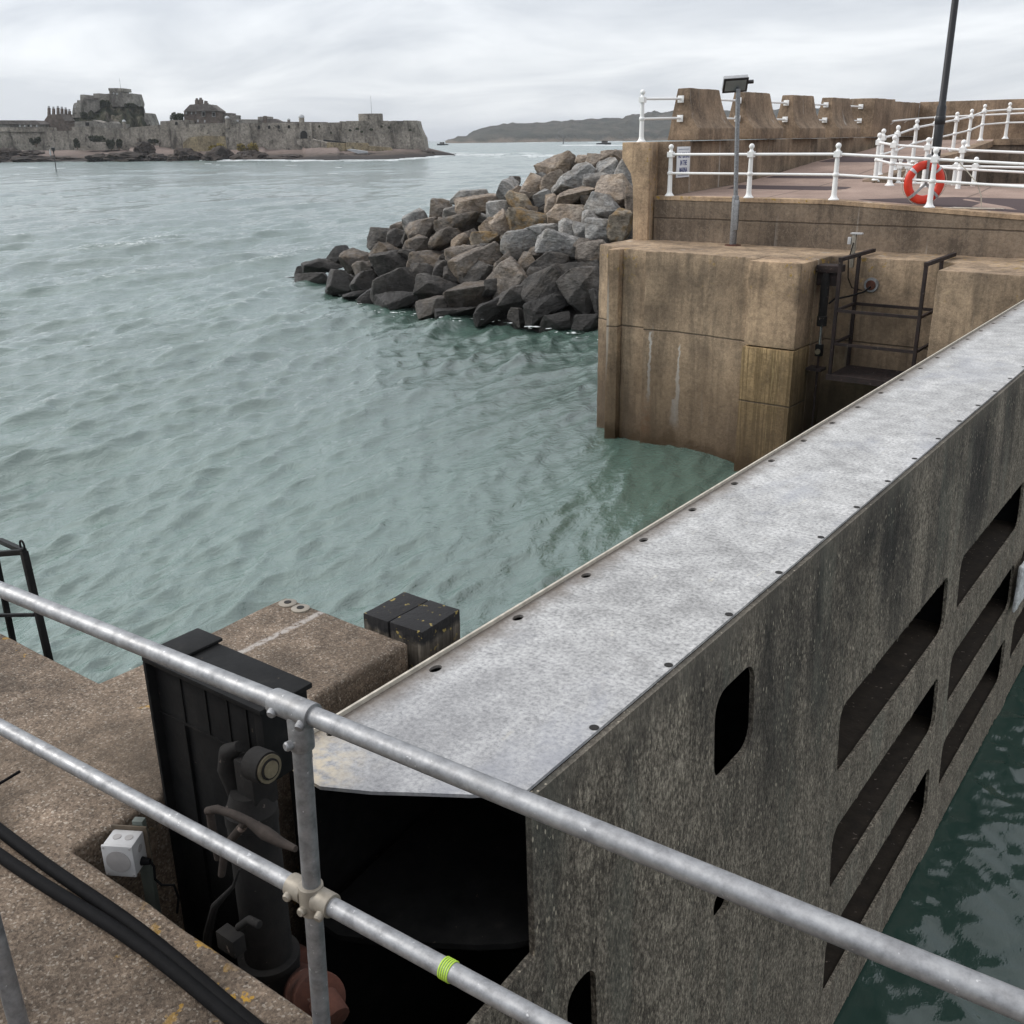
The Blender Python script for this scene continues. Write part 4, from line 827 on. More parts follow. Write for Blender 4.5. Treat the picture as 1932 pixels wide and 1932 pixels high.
# ------------------------------------------------------------------ boulders of the breakwater
FOOT = [(-44, 37.2), (-41.4, 36.2), (-37, 34.6), (-31, 31.8), (-27, 31.2), (-21, 31.6), (-13, 31.5)]
RIDGE = [(-44, 39.0, -.3), (-41.4, 38.2, .35), (-38.5, 38.2, 1.5), (-35.5, 38.3, 2.7), (-32, 38.6, 4.0), (-28.5, 39.2, 5.1), (-25, 39.6, 5.9), (-22, 40, 6.35), (-13, 40, 6.5)]
def lerp(tab, x, i):
    for a, b in zip(tab, tab[1:]):
        if a[0] <= x <= b[0]: return a[i]+(b[i]-a[i])*(x-a[0])/(b[0]-a[0])
    return tab[0][i] if x < tab[0][0] else tab[-1][i]
def mound(x, y):
    yf, yr, zr = lerp(FOOT, x, 1), lerp(RIDGE, x, 1), lerp(RIDGE, x, 2); t = (y-yf)/(yr-yf)
    return t*3 if t < 0 else zr*t if t < 1 else zr-(y-yr)*.6
def mound_hit(u, v):
    d = ray(u, v); t = 5/math.hypot(d.x, d.y); 
    for _ in range(2600):
        p = Vector((d.x*t, d.y*t, EYE+d.z*t)); 
        if p.y > 25 and p.z <= mound(p.x, p.y): return p
        t *= 1.0015
        if p.y > 40.3: break
    return None
gx = np.arange(-45, -12.9, .6); gy = np.arange(29, 52, .6); XX, YY = np.meshgrid(gx, gy, indexing='ij')
ZZ = np.array([[mound(x, y)-.75+.35*noise.noise(Vector((x, y, 0))) for y in gy] for x in gx])
struct(grid_mesh('rubble_core', XX, YY, ZZ, ROCKM['d']))
ROCKS = """1450 150 190 110 -20 b|1500 155 130 100 -35 b|1585 178 90 70 -40 g|1600 120 90 50 0 b|1660 128 100 90 20 b|1740 98 130 45 0 b|1775 108 90 60 0 b|1720 165 120 90 -10 g|1822 190 110 130 25 g|1390 205 80 35 0 g|1330 262 100 110 20 b|1440 235 130 85 -25 b|1545 250 260 115 -32 g|1668 245 130 110 -10 g|1755 295 180 170 20 b|1842 340 55 140 0 b|1215 285 125 120 -40 g|1243 290 80 60 0 b|1300 300 70 40 10 b|1385 318 95 65 -30 g|1290 348 175 85 20 o|1420 370 110 110 -20 b|1560 335 230 110 -15 b|1515 410 190 100 0 b|1702 365 170 110 15 g|1780 465 115 150 5 o|1015 310 190 70 -12 g|1055 350 230 90 -5 b|855 385 130 100 10 m|950 400 140 75 -15 g|1150 385 130 90 -5 g|1052 420 80 45 0 g|1310 442 215 130 5 o|738 440 130 95 -25 g|780 482 180 95 -10 m|960 467 240 115 -12 m|1110 465 100 80 -20 b|1170 460 100 140 -20 b|1390 500 180 80 -5 g|1530 470 120 80 0 g|1590 480 95 95 0 g|1675 497 140 135 5 g|650 480 90 60 -15 m|560 530 150 100 5 d|650 525 120 80 10 d|890 545 160 110 -35 m|960 560 110 80 -30 b|1090 530 140 75 0 o|1275 562 200 135 -5 g|1490 560 250 135 5 g|1650 610 165 120 -10 m|430 635 150 110 -20 m|330 622 150 95 -20 k|570 600 150 95 5 m|740 570 130 90 -25 m|790 640 170 160 30 m|980 622 190 100 -5 m|1050 655 270 130 -20 m|1130 592 150 65 5 d|1210 672 140 120 -35 m|1305 680 110 130 30 m|1425 660 190 105 0 d|480 680 120 85 -20 m|255 675 190 80 5 d|130 705 75 65 -20 d|200 737 155 60 0 d|90 735 60 24 0 k|350 760 140 125 8 d|470 760 130 110 -20 d|600 690 180 165 -10 d|862 695 130 85 -20 d|1060 712 190 115 -20 d|1210 770 230 185 -40 m|1405 800 230 185 -30 d|1540 720 290 115 -10 d|1602 800 200 220 -30 d|1680 870 110 150 -20 k|640 770 260 135 -20 d|840 782 210 125 5 d|1020 800 250 165 -20 m|1250 835 200 105 -10 d|640 852 220 85 0 k|500 832 130 65 -30 k|430 815 130 35 -5 k|815 880 170 85 -10 m|940 907 250 55 -2 k|1130 902 200 95 -20 k|1258 930 90 85 20 d|1430 890 260 125 -15 k|1450 958 160 95 -15 k|1620 960 160 75 0 k|880 435 75 40 10 m|700 515 90 60 -10 d|690 620 100 70 0 d|1010 520 90 60 -20 m|1210 545 70 80 0 m|1360 600 90 70 20 m|900 640 90 80 -20 d|1330 380 60 50 0 m|1620 330 80 60 0 m|1590 560 90 60 0 m|1700 600 90 90 0 d|930 720 110 80 10 d|760 700 110 80 10 d|1360 730 110 90 10 d|1130 780 110 90 0 d|690 730 110 80 0 d|1480 850 110 90 0 k|550 640 90 70 0 d|1640 420 100 70 0 g|1240 200 60 40 0 m""".split('|')
random.seed(11)
def rock_mesh(sx, sy, sz, seed):
    rnd = random.Random(seed); bm = bmesh.new()
    for _ in range(15):
        v = Vector((rnd.uniform(-1, 1), rnd.uniform(-1, 1), rnd.uniform(-1, 1))); k = max(abs(c) for c in v); v /= k*(.55+.45*v.length/k/1.2) if k else 1
        bm.verts.new((v.x*sx, v.y*sy, v.z*sz))
    bmesh.ops.convex_hull(bm, input=bm.verts[:]); bmesh.ops.delete(bm, geom=[v for v in bm.verts if not v.link_faces], context='VERTS')
    bmesh.ops.bevel(bm, geom=bm.edges[:], offset=min(sx, sy, sz)*.05, segments=1, affect='EDGES', clamp_overlap=True)
    bmesh.ops.triangulate(bm, faces=bm.faces[:]); S = max(sx, sy, sz)
    for _ in range(5):
        es = [e for e in bm.edges if e.calc_length() > S*.10]
        if not es: break
        bmesh.ops.subdivide_edges(bm, edges=es, cuts=1); bmesh.ops.triangulate(bm, faces=bm.faces[:])
    bm.normal_update(); o_ = Vector((seed*3.7, seed*1.3, 0))
    for v in bm.verts:
        p = v.co/S*2.2+o_; v.co += v.normal*S*(.045*noise.noise(p)+.022*noise.noise(p*2.7)+.020*noise.noise(p*6)+.014*noise.noise(p*14))
    me = bpy.data.meshes.new('boulder'); bm.to_mesh(me); bm.free()
    for p in me.polygons: p.use_smooth = True
    me.set_sharp_from_angle(angle=math.radians(26)); return me
CN = {'g': 'grey', 'b': 'tan brown', 'o': 'ochre-stained', 'm': 'brown grey', 'd': 'dark grey', 'k': 'wet black'}
rk = []
for i, line in enumerate(ROCKS):
    cx_, cy_, w, h, ang, c = line.split(); cx_, cy_, w, h, ang = map(float, (cx_, cy_, w, h, ang)); u, v = 515.2+.3667*cx_, 257.6+.3667*cy_
    p = mound_hit(u, v)
    if p is None:
        for dv in range(2, 40, 2):
            p = mound_hit(u, v+dv)
            if p is not None: break
    if p is None: continue
    dep = p.dot(FWD)*math.cos(math.radians(PITCH))-(p.z-EYE)*math.sin(math.radians(PITCH)); k = .3667*dep/FPX
    sx, sz = w*k*.56, h*k*.60; sy = (sx+sz)*.48
    me = rock_mesh(sx, sy, sz, i+5); me.materials.append(ROCKM[c]); o = bpy.data.objects.new('boulder', me); COL.objects.link(o)
    view = (p-Vector((0, 0, EYE))).normalized(); r = view.cross(Vector((0, 0, 1))).normalized(); uu = r.cross(view)
    Rm = Matrix((r, view, uu)).transposed(); a = math.radians(-ang)
    Rm = Rm @ Matrix.Rotation(-a, 3, 'Y') @ Matrix.Rotation(random.uniform(-.15, .15), 3, 'Z')
    o.matrix_world = Matrix.Translation(p+view*sy*.35) @ Rm.to_4x4(); rk.append((u, v, w*h, c, o, abs(w/h)))
# labels: tiers counted up from the water, place within the tier counted along it
ORD = ['first', 'second', 'third', 'fourth', 'fifth', 'sixth', 'seventh', 'eighth', 'ninth', 'tenth', 'eleventh', 'twelfth', 'thirteenth', 'fourteenth', 'fifteenth', 'sixteenth', 'seventeenth', 'eighteenth', 'nineteenth', 'twentieth']
TN = ['at the waterline of the mound', 'in the second tier above the water', 'in the third tier above the water', 'in the fourth tier above the water', 'in the fourth tier below the crest', 'in the third tier below the crest', 'in the second tier below the crest', 'on the crest of the mound']
def hf(u, v):
    base = float(np.interp(u, [545, 620, 700, 820, 950, 1050, 1200], [529, 548, 582, 600, 608, 624, 624])); top = float(np.interp(u, [545, 640, 720, 830, 900, 1010, 1080, 1180], [515, 468, 430, 375, 360, 330, 298, 285]))
    return (base-v)/max(base-top, 25)
rk.sort(key=lambda e: hf(e[0], e[1])); per = math.ceil(len(rk)/8)
for k in range(8):
    es = sorted(rk[k*per:(k+1)*per], key=lambda e: e[0])
    for j, (u, v, A_, c, o, asp) in enumerate(es):
        sh_ = 'long' if asp > 2 else 'big' if A_ > 26000 else 'small' if A_ < 8000 else 'blocky'
        where = '%s from the left' % ORD[j] if j <= len(es)//2 else ('rightmost' if j == len(es)-1 else '%s from the right' % ORD[len(es)-1-j])
        tag(o, '%s %s boulder, %s %s' % (sh_, CN[c], where, TN[k]), 'boulder', 'boulders of the breakwater')

# ------------------------------------------------------------------ far shore: headland, fortress island
def c1(x, y): return x*.2333, 128.8+y*.2333
def c2(x, y): return 386.4+x*.2333, 128.8+y*.2333
def hills():
    prof = [(840, 266), (848, 263), (856, 261), (866, 256.5), (880, 257), (894, 248), (908, 243), (925, 237.5), (949, 234), (997, 233.6), (1029, 229.6), (1059, 228.6), (1077, 225), (1087, 228), (1137, 224), (1177, 223), (1185, 218.6), (1209, 217), (1262, 211), (1330, 208), (1420, 209), (1500, 205), (1600, 205), (1750, 203)]
    us = np.arange(840, 1752, 3.0); vv = np.interp(us, [p[0] for p in prof], [p[1] for p in prof]); rows_ = 26; D0 = 2400
    X = np.zeros((len(us), rows_)); Y = X.copy(); Z = X.copy()
    for i, (u, v) in enumerate(zip(us, vv)):
        topz = far(u, v, D0+420).z; base = far(u, 262, D0)
        for j in range(rows_):
            t = j/(rows_-4) if j < rows_-3 else 1; d = far(u, 262, D0+420*t); zz = topz*(t**.42) if t > 0 else -3
            q = Vector((d.x*.02, d.y*.02, 0)); nn = noise.fractal(q*1.1, 1, 2, 5)
            zz += (nn*.16*topz+2.0*noise.noise(q*9))*(min(t*3, 1))*(1 if t < 1 else .5)
            if j >= rows_-3: d = far(u, 262, D0+420+(j-rows_+4)*300); zz = topz*(1-.3*(j-rows_+4))
            if j == 0: zz = -3
            X[i, j], Y[i, j], Z[i, j] = d.x, d.y, zz
    m, n, b = mat('wooded_headland', .95, 0, .1); P = n.pos(); z = n.xyz(P)[2]
    c = n.ramp(n.noise(P, .02, 7, .68), (.33, (.026, .030, .022)), (.52, (.058, .056, .042)), (.68, (.11, .095, .075)))
    c = n.mix(n.ramp(n.math('ADD', n.math('MULTIPLY', z, .02), n.math('MULTIPLY', n.noise(P, .03, 5), .5)), (.28, .8), (.42, 0)), c, (.20, .155, .115))
    n.put(b.inputs['Base Color'], c); n.bump(b, n.noise(P, .06, 6, .7), 1, 12)
    struct(grid_mesh('hills', X, Y, Z, m))
hills()
def wallpts(pts, dist, f): return [far(*f(*p), dist) for p in pts]
def prismF(pts, dist, depth, f): return MB().slab(wallpts(pts, dist, f), FWD*depth)
# beach and foreshore
def foreshore():
    us = np.arange(-120, 862, 4.0); shore = np.interp(us, [-120, 60, 140, 300, 420, 520, 640, 740, 800, 835, 862], [299, 299, 295, 297, 300.5, 301, 301.5, 300, 296.5, 293, 290.5])
    n_ = 14; X = np.zeros((len(us), n_)); Y = X.copy(); Z = X.copy()
    for i, (u, v) in enumerate(zip(us, shore)):
        a = atz(u, v+1.2, 0); fd = min(a.dot(FWD), 462); wd = 500 if u < 860 else 520
        top = 6.0 if 240 < u < 500 else 4.5
        if 570 < u < 640: top = 6.5
        if u > 790: top = max(.6, 4.5-(u-790)*.06)
        for j in range(n_):
            t = j/(n_-1); D = fd-6+(wd+4-fd+6)*t; d = far(u, 262, D); q = Vector((d.x*.05, d.y*.05, 3))
            z = -1.2+(top+1.2)*t**.8+.7*noise.fractal(q*2, 1, 2, 4)*(1 if t < .95 else .3)
            X[i, j], Y[i, j], Z[i, j] = d.x, d.y, z
    m, n, b = mat('shingle_and_weedy_rock', .95, 0, .2); P = n.pos(); z = n.xyz(P)[2]
    zz = n.math('ADD', z, n.math('MULTIPLY', n.noise(n.pos((.05, .05, .05)), 1, 5, .6), 4.0)); c = n.ramp(n.math('MULTIPLY', zz, .1), (.27, (.03, .025, .022)), (.38, (.075, .058, .047)), (.48, (.150, .116, .100)), (.66, (.20, .158, .138)))
    c = n.mix(1.0, c, n.ramp(n.noise(P, .6, 4, .7), (.3, .75), (.7, 1.2)), 'MULTIPLY'); n.put(b.inputs['Base Color'], c); n.bump(b, n.noise(P, .5, 5), .5, .5)
    struct(grid_mesh('beach', X, Y, Z, m))
foreshore()
def lump(name, pts_uv, dist, m, label, cat, group=None, flat=1.0, seed=1, depth=None):
    # weathered rock mass: rounded, knobbly, as wide and high as seen, half as deep
    lo = [min(p[0] for p in pts_uv), min(p[1] for p in pts_uv)]; hi = [max(p[0] for p in pts_uv), max(p[1] for p in pts_uv)]
    a = far(lo[0], (lo[1]+hi[1])/2, dist); b_ = far(hi[0], (lo[1]+hi[1])/2, dist); w = (b_-a).length/2; h = abs(far(lo[0], lo[1], dist).z-far(lo[0], hi[1], dist).z)
    c = (a+b_)/2; z0 = far((lo[0]+hi[0])/2, hi[1], dist).z
    bm = bmesh.new(); bmesh.ops.create_icosphere(bm, subdivisions=4, radius=1); o_ = Vector((seed*7.1, seed*2.3, seed))
    for v in bm.verts:
        q = v.co*1.0+o_; s = 1+.38*noise.fractal(q*1.7, 1, 2, 5); v.co = Vector((v.co.x*s*w, v.co.y*s*(depth or w*.5), (v.co.z*s*.95)*h))
    me = bpy.data.meshes.new(name); bm.to_mesh(me); bm.free()
    me.materials.append(m); o = bpy.data.objects.new(name, me); COL.objects.link(o); o.location = (c.x, c.y, z0); o.rotation_euler.z = math.atan2(RGT.y, RGT.x)
    if label: tag(o, label, cat, group)
    return o
GS = 'dark rocks on the far shore'
for i, (x0, x1, y0, y1, f, dist, lab) in enumerate([
    (100, 420, 707, 745, c1, 470, 'long low black reef in the water left of the beacon post base'), (330, 640, 712, 735, c1, 474, 'flat black reef reaching right of the beacon post'),
    (20, 70, 715, 735, c1, 470, 'tiny black rock alone at the far left of the water'), (0, 160, 640, 700, c1, 488, 'dark rock mass below the fortress wall at the left edge'), (190, 330, 660, 690, c1, 488, 'dark rocks below the wall left of the shingle beach'),
    (720, 900, 685, 720, c1, 455, 'black rock ridge at the left end of the main shoreline'), (850, 1200, 675, 728, c1, 452, 'long black rock ridge below the middle of the beach'), (1090, 1230, 595, 665, c1, 470, 'dark square boulder leaning by the low sea wall'),
    (1190, 1330, 690, 735, c1, 448, 'black rocks at the water under the stepped tower'), (1370, 1640, 640, 738, c1, 446, 'broad dark rock mass under the ochre wall base'), (1360, 1400, 745, 768, c1, 432, 'small black rock awash in front of the stepped tower'), (1830, 1880, 745, 757, c1, 430, 'tiny black rock awash in front of the yellow scrub'),
    (0, 240, 640, 738, c2, 444, 'dark rock mass directly below the yellow scrub'), (220, 520, 665, 738, c2, 442, 'long dark rocks tapering right from the yellow scrub'), (480, 800, 700, 730, c2, 440, 'low black rock line along the open shingle'), (940, 1180, 690, 732, c2, 440, 'black rocks at the water before the slipway'),
    (1160, 1460, 685, 728, c2, 445, 'black rocks below the slipway end'), (1460, 1920, 668, 712, c2, 480, 'low black rock spit running out right of the bastion'), (180, 230, 745, 755, c2, 428, 'tiny rock awash below the sentry box'), (330, 395, 745, 755, c2, 428, 'pair of tiny rocks awash left of the gateway')]):
    lump('shore_rock', [f(x0, y0), f(x1, y1+4)], dist, M['shorerock'], lab, 'rock', GS, 1, i+2, 9)
# fortress curtain
fw = thing('fortress', 'long weathered granite fortress wall with bastions along the far shore', 'fortress', far(450, 290, 500))
fw.location.z = 0
def fpart(name, pts, dist, depth, f, m='castle', par=None, bevel=0): return prismF(pts, dist, depth, f).build(name, M[m], par or fw, bevel, 30)
fpart('curtain_wall', [(-300, 478), (400, 478), (402, 490), (405, 690), (-300, 690)], 512, 8, c1); fpart('string_course', [(-300, 505), (405, 505), (405, 513), (-300, 513)], 511, 2, c1)
fpart('curtain_wall', [(360, 508), (580, 505), (582, 474), (760, 470), (765, 478), (1000, 486), (1000, 670), (360, 690)], 509, 8, c1)
fpart('lower_wall', [(600, 610), (625, 597), (860, 595), (950, 600), (950, 660), (600, 665)], 497, 3, c1); fpart('lower_wall', [(998, 575), (1105, 565), (1110, 660), (990, 660)], 500, 6, c1)
fpart('curtain_wall', [(995, 492), (1020, 482), (1290, 458), (1290, 640), (995, 650)], 505, 8, c1)
fpart('stepped_tower', [(1297, 428), (1385, 424), (1385, 640), (1285, 640)], 496, 14, c1); fpart('stepped_tower', [(1386, 420), (1520, 418), (1530, 440), (1530, 660), (1386, 660)], 492, 14, c1)
fpart('curtain_wall', [(1530, 452), (1640, 448), (1820, 440), (1822, 700), (1531, 700)], 488, 8, c1); fpart('ochre_base', [(1480, 600), (1530, 560), (1640, 545), (1815, 550), (1850, 690), (1480, 690)], 484, 6, c1, 'ochre')
fpart('bastion', [(165, 455), (200, 452), (345, 440), (395, 640), (190, 690), (170, 600)], 482, 12, c2); fpart('curtain_wall', [(340, 440), (860, 440), (870, 660), (385, 660)], 486, 8, c2)
fpart('curtain_wall', [(855, 442), (1095, 437), (1112, 430), (1112, 640), (860, 640)], 489, 8, c2)
fpart('end_bastion', [(1111, 430), (1140, 430), (1142, 426), (1480, 424), (1482, 430), (1520, 424), (1600, 426), (1606, 422), (1716, 423), (1730, 480), (1755, 535), (1770, 560), (1786, 675), (1500, 690), (1111, 690)], 480, 22, c2)
fpart('round_turret_base', [(1090, 428), (1113, 428), (1113, 500), (1090, 500)], 486, 3, c2)
def cylF(name, x, y0, y1, half, dist, f, m, par, cap=None, taper=1):
    a = far(*f(x, y0), dist); b_ = far(*f(x, y1), dist); r = (far(*f(x+half, y1), dist)-far(*f(x-half, y1), dist)).length/2; h = a.z-b_.z; c = Vector((b_.x, b_.y, b_.z))+FWD*r
    o = MB().lathe(c, [(r, -1), (r*taper, h)], 20).build(name, m, par)
    if cap: MB().lathe(c+Vector((0, 0, h)), [(r*1.15*math.cos(t*math.pi/2/6), r*cap*math.sin(t*math.pi/2/6)) for t in range(6)]+[(.02, r*cap)], 16).build('dome', M['lead'], o)
    return o
cylF('round_turret', 1331, 366, 440, 100, 484, c2, M['castle'], fw)
cylF('sentry_box', 1838, 405, 462, 17, 481, c1, M['castle'], fw, 1.1); cylF('sentry_box', 1003, 432, 470, 13, 503, c1, M['castle'], fw, 1.2)
cylF('gate_turret', 781, 400, 445, 22, 488, c2, M['castle'], fw, 1.2); cylF('sentry_box', 678, 418, 440, 12, 500, c2, M['castle'], fw, 1.0)
ga = [(773, 568), (773, 530), (780, 515), (790, 507), (800, 505), (810, 507), (820, 515), (828, 530), (828, 568)]; fpart('gateway', ga, 485.6, .5, c2, 'dark')
fpart('gateway_surround', [(762, 568), (764, 522), (778, 502), (800, 495), (824, 502), (838, 522), (842, 568), (829, 568), (829, 530), (821, 514), (810, 506), (800, 504), (790, 506), (779, 514), (772, 530), (772, 568)], 485.3, .6, c2, 'castle2')
for x, y in ((437, 476), (520, 476), (597, 474), (680, 472), (1425-1656+1656, 446)):
    if x < 1000: fpart('embrasure', [(x-9, y+14), (x-9, y-8), (x, y-14), (x+9, y-8), (x+9, y+14)], 485.7, .5, c2, 'dark')
fpart('embrasure', [(1416, 458), (1416, 438), (1426, 432), (1436, 438), (1436, 458)], 491.7, .5, c1, 'dark')
for x, y, w_ in ((1175, 500, 14), (1232, 488, 18), (1270, 512, 12), (1345, 494, 20), (1430, 470, 12), (1490, 478, 14), (1660, 498, 14), (925, 468, 10), (1020, 520, 8)): fpart('weed_tuft', [(x-w_, y+6), (x-w_*.4, y-9), (x+w_*.5, y-7), (x+w_, y+5), (x, y+12)], 479.8 if x > 1111 else 488.8, .8, c2, 'bush')
fpart('ramp_wall', [(745, 572), (860, 570), (985, 600), (990, 665), (800, 640), (745, 612)], 470, 6, c2); fpart('ramp_wall', [(960, 575), (1140, 598), (1140, 606), (960, 590)], 478, 4, c2, 'dark'); fpart('ramp_wall', [(985, 600), (1130, 606), (1140, 668), (990, 665)], 468, 5, c2, 'ochre')
sp2 = prismF([(1140, 600), (1310, 605), (1320, 628), (1500, 640), (1512, 660), (1505, 697), (1320, 682), (1140, 660)], 466, 5, c2).build('slipway', M['ochre']); tag(sp2, 'pale sloping stone slipway below the end bastion', 'slipway')
tag(prismF([(1148, 660), (1170, 652), (1310, 672), (1312, 684), (1240, 690)], 452, 4, c2).build('slipway', M['lead']), 'whitish broken slab lying on the rocks under the slipway', 'slab')
# keep on its crag
cr_ = MB(); crag = [(560, 475), (585, 400), (640, 350), (700, 345), (800, 315), (860, 285), (900, 300), (980, 300), (1080, 285), (1105, 310), (1165, 315), (1172, 420), (1230, 460), (1230, 480), (560, 480)]
def crag_build():
    us = np.arange(545, 1245, 7.0); prof = np.interp(us, [545, 585, 600, 640, 700, 800, 860, 900, 985, 1085, 1105, 1165, 1175, 1200, 1215, 1245], [480, 400, 372, 352, 345, 318, 288, 300, 296, 286, 308, 313, 362, 366, 420, 478])
    nr = 26; X = np.zeros((len(us), nr)); Y = X.copy(); Z = X.copy()
    for i, (x, y) in enumerate(zip(us, prof)):
        u, v = c1(x, y); zt = far(u, v, 560).z
        for j in range(nr):
            t = j/(nr-1); D = 528+46*t+10*noise.noise(Vector((x*.02, t*3, 7))); d = far(u, v, D); s = min(1, (t/.7)**.55) if t < .8 else 1-.2*(t-.8)
            z = 4+(zt-4)*s+1.8*noise.fractal(Vector((x*.03, t*7, 1)), 1, 2, 5)*(1 if t < .7 else .4); X[i, j], Y[i, j], Z[i, j] = d.x, d.y, z
    m, n, b = mat('overgrown_crag', .95, 0, .1); P = n.pos(); c = n.ramp(n.noise(P, .13, 6, .68), (.42, (.014, .019, .009)), (.56, (.045, .044, .027)), (.68, (.16, .142, .115)))
    c = n.mix(1.0, c, n.ramp(n.noise(P, .7, 4, .7), (.3, .6), (.7, 1.3)), 'MULTIPLY'); n.put(b.inputs['Base Color'], c); n.bump(b, n.noise(P, .5, 6, .7), 1, 1.5)
    struct(grid_mesh('castle_crag', X, Y, Z, m))
crag_build()
kp = thing('castle_keep', 'grey stone castle keep crowning the overgrown crag', 'castle', far(200, 275, 555)); kp.location.z = 5
def kpart(name, pts, dist, depth, m='castle2'): return prismF(pts, dist, depth, c1).build(name, M[m], kp, 0, 30)
kpart('keep_wall', [(585, 350), (592, 300), (600, 283), (622, 276), (624, 258), (650, 258), (655, 400), (585, 400)], 552, 12)
kpart('keep_wall', [(648, 214), (676, 212), (680, 236), (754, 240), (754, 262), (815, 260), (812, 330), (700, 400), (650, 400)], 556, 14); kpart('roof', [(676, 236), (684, 232), (752, 238), (754, 252), (678, 250)], 555, 10, 'slate')
kpart('keep_wall', [(754, 204), (805, 202), (808, 208), (880, 206), (885, 330), (754, 330)], 562, 16); kpart('tower', [(874, 163), (880, 160), (995, 161), (999, 188), (890, 192), (880, 186)], 566, 12); kpart('tower', [(884, 190), (990, 190), (990, 215), (900, 240), (884, 240)], 567, 10)
kpart('keep_wall', [(905, 225), (935, 195), (1020, 200), (1022, 206), (1060, 202), (1070, 235), (1085, 282), (1080, 310), (905, 310)], 558, 16)
for x, y in ((918, 202), (945, 207), (606, 314)): kpart('window', [(x-5, y+6), (x-5, y-6), (x+5, y-6), (x+5, y+6)], 557.5 if x > 700 else 551.6, .4, 'pane')
kpart('outwork', [(1168, 360), (1194, 364), (1205, 390), (1230, 455), (1230, 480), (1168, 480)], 545, 12)
def pole(x, y0, y1, dist, f, lab, r=.12):
    a = far(*f(x, y0), dist); b_ = far(*f(x+2, y1), dist); b_.x, b_.y = a.x, a.y
    return tag(MB().tube([b_, a], [r, r*.5], 8).build('flagpole', M['alu']), lab, 'flagpole', 'bare flagpoles on the fortress')
pole(965, 80, 165, 572, c1, 'thin bare flagpole on the castle keep tower'); pole(1341, 222, 370, 488, c2, 'thin bare flagpole on the round turret of the bastion')
# bushes
def foliage(name, x0, x1, y0, y1, dist, f, m, lab, cat, group=None, n=900, seed=1, stem=False, leaf=.5):
    rnd = random.Random(seed); a = far(*f(x0, y1), dist); b_ = far(*f(x1, y1), dist); w = (b_-a).length/2; h = far(*f(x0, y0), dist).z-a.z; c = (a+b_)/2
    t = thing(name, lab, cat, (c.x, c.y, a.z), group); mb = MB(); lobes = [(rnd.uniform(-.75, .75), rnd.uniform(-.5, .5), rnd.uniform(.15, .62), rnd.uniform(.28, .5)) for _ in range(9)]
    for _ in range(n):
        lx, ly, lz, lr = rnd.choice(lobes); d = Vector((rnd.gauss(0, 1), rnd.gauss(0, 1), rnd.gauss(0, 1))).normalized()*lr*rnd.uniform(.55, 1)
        p = c+RGT*(lx+d.x)*w*.78+FWD*(ly+d.y)*w*.55; p.z = a.z+max(0, (lz+d.z*.8))*h*.95
        q = Vector((rnd.gauss(0, 1), rnd.gauss(0, 1), rnd.gauss(0, 1))).normalized(); r = q.orthogonal().normalized(); s = leaf*rnd.uniform(.5, 1.1); k = q.cross(r)
        mb.add([p+r*s, p+k*s*.6, p-r*s, p-k*s*.6], [(0, 1, 2, 3)])
    mb.build('crown' if cat == 'tree' else 'foliage', m, t)
    st_ = MB()
    for q in range(3): st_.tube([c+Vector((0, 0, -1)), c+RGT*(q-1)*w*.25+Vector((0, 0, h*.35)), c+RGT*(q-1)*w*.5+Vector((0, 0, h*.7))], [.22, .14, .05], 6)
    st_.build('trunk' if cat == 'tree' else 'stem', M['wood'], t); return t
GB = 'dark bushes around the fortress walls'
foliage('tree', 1370, 1510, 350, 425, 500, c1, M['tree'], 'single round dark tree left of the brown hip-roofed house', 'tree', None, 1500, 5, True, .45)
for i, (x0, x1, y0, y1, d_, lab) in enumerate([(800, 905, 245, 320, 550, 'dark ivy clump hanging on the castle keep wall'), (640, 760, 345, 415, 538, 'dark green bush on the left shoulder of the crag'), (1000, 1100, 275, 330, 545, 'dark bush under the right side of the keep'), (235, 350, 535, 620, 504, 'dark bush against the fortress wall left of the ochre patch'), (590, 660, 555, 640, 494, 'dark bush at the left end of the low wall'), (690, 880, 530, 595, 502, 'long dark scrub above the low wall'), (860, 940, 560, 650, 493, 'dark bush over the middle of the low wall'), (930, 1000, 565, 640, 497, 'dark bush at the right end of the low wall'), (1190, 1300, 555, 605, 494, 'green scrub at the foot of the stepped tower')]):
    foliage('bush', x0, x1, y0, y1, d_, c1, M['bush'], lab, 'bush', GB, 1000, i+20, False, .5)
foliage('bush', 230, 460, 585, 690, 462, c2, M['kelp'], 'large yellow scrub bush on the rocks below the bastion', 'bush', None, 1800, 40, False, .5); foliage('bush', 0, 190, 595, 660, 466, c2, M['kelp'], 'yellow scrub along the ochre wall base left of the bastion', 'bush', None, 900, 41, False, .45)
# buildings
def bld(name, lab, dist): t = thing(name, lab, 'building', far(*name[1], dist) if False else (0, 0, 0)); return t
bk = thing('barracks', 'dark gabled barrack block with a row of six tall chimneys', 'building', far(*c1(480, 480), 540))
def bpart(t, name, pts, dist, depth, m): return prismF(pts, dist, depth, c1).build(name, M[m], t, 0, 30)
bpart(bk, 'wall', [(353, 540), (353, 430), (390, 375), (425, 372), (450, 400), (455, 372), (485, 368), (522, 425), (620, 430), (620, 540)], 540, 22, 'brick'); bpart(bk, 'roof', [(485, 366), (525, 375), (572, 385), (600, 425), (524, 424)], 538.5, 1.2, 'slate')
for x, y in ((390, 310), (427, 316), (463, 310), (495, 316), (526, 322), (556, 336)):
    ch = bpart(bk, 'chimney', [(x-7, 385), (x-6, y+10), (x+6, y+10), (x+8, 390)], 545, 2, 'brick'); bpart(ch, 'chimney_pot', [(x-4, y+10), (x-4, y-6), (x+5, y-6), (x+5, y+10)], 545.5, 1.2, 'lead')
